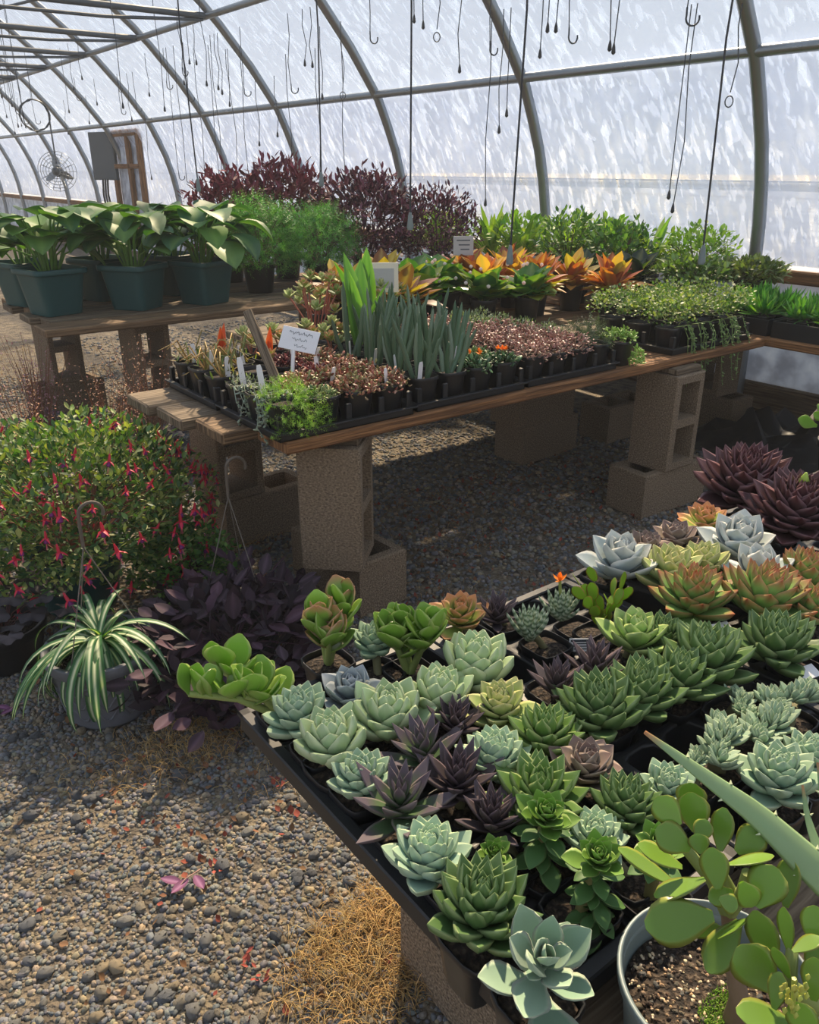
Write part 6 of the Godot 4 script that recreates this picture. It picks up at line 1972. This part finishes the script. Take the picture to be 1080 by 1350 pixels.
func overhead() -> void:
	wire(Vector3(2.2356, 0.9912, -2.2896), "cable", "long dark cable ending in a grey connector above the orange leaves", "")
	wire(Vector3(2.7670, 0.9966, -1.8162), "cable", "dark cable hanging left of the big hoop, grey connector at its end", "")
	wire(Vector3(2.1934, 1.0862, -2.8533), "cable", "thin dark cable hanging down in front of the third hoop", "")
	wire(Vector3(2.3959, 1.2387, -3.8774), "cable", "thin dark cable behind the purple shrub", "")
	wire(Vector3(1.9695, 1.2081, -4.4623), "cable", "dark cable hanging down among the broad green leaves", "")
	var list := ["plug", Vector3(3.9000, 1.1813, -2.8108), "plug", Vector3(3.9000, 1.1143, -2.7767), "plug", Vector3(3.8000, 1.1054, -4.1416), "plug", Vector3(3.8000, 1.5306, -4.0399), "hook", Vector3(3.5000, 1.9405, -3.2357), "hook", Vector3(3.4000, 1.9232, -2.4704), "plug", Vector3(3.5000, 1.8576, -2.9628), "plug", Vector3(3.5000, 1.8424, -2.9377), "loop", Vector3(3.9000, 1.6337, -2.5299), "plug", Vector3(3.6000, 1.8828, -3.5281), "plug", Vector3(3.5000, 1.9801, -3.3859), "plug", Vector3(3.5000, 1.9737, -3.3270), "hook", Vector3(3.6000, 1.9571, -3.9311), "plug", Vector3(3.8000, 1.6209, -3.9785), "loop", Vector3(3.5000, 2.0553, -4.2935), "plug", Vector3(3.5000, 2.1091, -4.4253), "plug", Vector3(3.5000, 2.1512, -4.5155), "plug", Vector3(3.6000, 1.8622, -4.1946), "hook", Vector3(3.5000, 2.1111, -4.9870), "loop", Vector3(3.7000, 1.8317, -5.6374), "plug", Vector3(3.7000, 1.8179, -5.9260), "plug", Vector3(3.6000, 2.0432, -5.9966), "plug", Vector3(3.6000, 2.0242, -5.8878), "hook", Vector3(3.6000, 1.8941, -6.2205), "plug", Vector3(3.7000, 1.8467, -7.5201), "plug", Vector3(3.6000, 1.9364, -7.4488), "plug", Vector3(3.6000, 1.9770, -7.5181), "hook", Vector3(3.6000, 1.9222, -7.0218), "plug", Vector3(3.5000, 2.2030, -7.8613), "plug", Vector3(3.5000, 2.1848, -7.7158), "hook", Vector3(3.6000, 1.9425, -8.1969), "plug", Vector3(3.9000, 1.5864, -7.0238), "plug", Vector3(3.9000, 1.5191, -7.3792), "hook", Vector3(3.6000, 2.0783, -8.6818), "plug", Vector3(3.6000, 2.0191, -9.1704), "plug", Vector3(3.8000, 1.7587, -12.8479), "hook", Vector3(3.7000, 1.9347, -9.8482), "plug", Vector3(4.0000, 1.1973, -10.4219), "hook", Vector3(3.7000, 1.9269, -10.3408), "plug", Vector3(3.7000, 1.8196, -10.0349), "plug", Vector3(3.8000, 1.8575, -11.8601)]
	var ten := ["first", "second", "third", "fourth", "fifth", "sixth", "seventh", "eighth", "ninth", "tenth", "eleventh", "twelfth", "thirteenth", "fourteenth", "fifteenth", "sixteenth", "seventeenth", "eighteenth", "nineteenth", "twentieth"]
	for k in ["twenty", "thirty", "forty"]:
		for j in 9:
			ten.append(k + "-" + ten[j])
		ten.append({"twenty": "thirtieth", "thirty": "fortieth", "forty": "fiftieth"}[k])
	var what := {"plug": "thin weighted wire", "hook": "thin hooked wire", "loop": "thin looped wire"}
	for kind in what:
		var some := []
		for i in range(0, list.size(), 2):
			if list[i] == kind and list[i + 1].y < roof_at(list[i + 1].x) - 0.12:
				some.append(list[i + 1])
		some.sort_custom(rightmost)
		for i in some.size():
			wire(some[i], kind, "%s hanging from the roof, %s such wire from the right" % [what[kind], ten[i]], "wires hanging from the roof: " + kind)
	var low := [Vector3(3.6000, 1.2383, -8.6154), Vector3(3.6000, 1.2110, -8.4294), Vector3(3.6500, 1.2695, -8.0871), Vector3(3.6500, 1.2441, -7.7654), Vector3(3.6000, 1.2058, -7.6016), Vector3(3.7000, 1.2327, -7.4814), Vector3(3.7000, 1.2347, -7.2500), Vector3(3.8000, 1.2636, -6.6295), Vector3(3.8000, 1.2663, -6.1673), Vector3(3.8000, 1.2685, -5.7913)]
	low.sort_custom(rightmost)
	for i in low.size():
		wire(low[i], "hook", "dark basket hook low above the back bench plants, %s from the right" % ten[i], "basket hooks above the back bench")
	# many more fine wires farther down the tunnel
	var far_ones := []
	for i in 46:
		var p := Vector3(rn(2.3, 3.7), rn(1.75, 2.3), rn(-17.0, -6.5))
		if p.y < roof_at(p.x) - 0.12:
			far_ones.append(p)
	far_ones.sort_custom(rightmost)
	for i in far_ones.size():
		wire(far_ones[i], ["plug", "plug", "hook"][i % 3], "fine wire far down the tunnel, %s from the right" % ten[i], "fine wires far down the tunnel")
	# wire wreath
	var o := thing("wire_wreath", "bare wire wreath hanging far down the tunnel", "wreath", Vector3(3.0000, 1.8999, -11.3633))
	var mb := MB.new()
	for k in 3:
		var pts := []
		for j in 25:
			var a := TAU * j / 24.0
			pts.append(Vector3(sin(a) * 0.17 + rn(-0.01, 0.01), cos(a) * 0.17 + rn(-0.01, 0.01), 0.02 * (k - 1)))
		mb.tube(pts, 0.006, 5, Color.WHITE, false)
	mb.tube([Vector3(0, 0.17, 0), Vector3(0, 0.55, 0)], 0.004, 5, Color.WHITE, false)
	part("ring", mb.mesh(), M.wire, o)
	# fan
	var fp := Vector3(3.9000, 1.2627, -14.0182)
	var fan := thing("circulation_fan", "round caged fan hanging at the far left", "fan", fp, -0.5)
	var cage := MB.new()
	for k in 6:
		var pts := []
		for j in 25:
			var a := TAU * j / 24.0
			pts.append(Vector3(sin(a), cos(a), 0) * (0.06 + 0.045 * k) + Vector3(0, 0, 0.1 - 0.012 * k * k * 0.3))
		cage.tube(pts, 0.004, 4, Color.WHITE, false)
	for k in 16:
		var a := TAU * k / 16
		cage.tube([Vector3(sin(a), cos(a), 0) * 0.05 + Vector3(0, 0, 0.1), Vector3(sin(a), cos(a), 0) * 0.28, Vector3(sin(a), cos(a), 0) * 0.06 - Vector3(0, 0, 0.1)], 0.003, 4, Color.WHITE, false)
	part("cage", cage.mesh(), M.steel, fan)
	var motor := MB.new()
	motor.lathe([Vector2(0.001, -0.12), Vector2(0.07, -0.11), Vector2(0.08, 0.0), Vector2(0.05, 0.04), Vector2(0.001, 0.05)], 16)
	part("motor", motor.mesh(), M.dark_steel, fan, Transform3D(Basis(Vector3.RIGHT, PI / 2), Vector3.ZERO))
	for k in 3:
		var bl := MB.new()
		bl.blade([0.06, 0.2, 0.26, 0.2, 0.05], 0.2, 0.1, Color.WHITE, Color.WHITE, Color.WHITE, 4)
		part("blade", bl.mesh(), M.steel, fan, Transform3D(Basis(Vector3.BACK, TAU * k / 3) * Basis(Vector3.RIGHT, -PI / 2) * Basis(Vector3.BACK, 0.5) * Basis.from_scale(Vector3.ONE * 0.24), Vector3.ZERO))
	var rod := MB.new()
	rod.tube([Vector3(0, 0.1, 0), Vector3(0, 0.9, 0)], 0.012, 6)
	part("rod", rod.mesh(), M.dark_steel, fan)
	# switch panel with cables and the timber framed opening beside it
	var bp := Vector3(4.1200, 1.4641, -12.4378)
	var box := thing("switch_panel", "grey switch panel on the film wall beside the timber frame", "electrical panel", bp, 0.35)
	var pm := MB.new()
	pm.box(Vector3.ZERO, Vector3(0.06, 0.62, 0.5), Basis(), 0.01)
	part("case", pm.mesh(), M.dark_steel, box)
	var cab := MB.new()
	for k in 3:
		cab.tube([Vector3(-0.03, -0.3, 0.05 - 0.05 * k), Vector3(-0.06, -0.5, 0.06 - 0.05 * k), Vector3(-0.04, -0.75, 0.08 - 0.06 * k), Vector3(0.05, -1.2, 0.05)], 0.014, 6)
	part("cables", cab.mesh(), M.cable, box)
	var fr := thing("timber_frame", "timber framed vent opening in the film wall at the far left", "frame", Vector3(4.2000, 1.3832, -11.7558))
	for q in [[Vector3(0, 0.36, 0), Vector3(0.06, 0.08, 1.0)], [Vector3(0, -0.05, 0), Vector3(0.06, 0.06, 1.0)], [Vector3(0, -0.3, 0.1), Vector3(0.06, 1.3, 0.08)], [Vector3(0, -0.3, -0.5), Vector3(0.06, 1.3, 0.08)], [Vector3(0, -0.3, 0.5), Vector3(0.06, 1.3, 0.08)]]:
		var t := MB.new()
		t.box(q[0], q[1], Basis(), 0.005)
		part("beam", t.mesh(), M.wood_warm, fr)
	var pane := MB.new()
	pane.box(Vector3(0.05, -0.3, 0), Vector3(0.01, 1.3, 1.0), Basis(), 0.002)
	part("panel", pane.mesh(), M.side_panel, fr)


func _ready() -> void:
	rng.seed = 20240
	view_and_light()
	materials()
	tunnel()
	blocks()
	benches()
	pots()
	front_trays()
	front_plants()
	floor_plants()
	small_bench()
	back_plants()
	overhead()
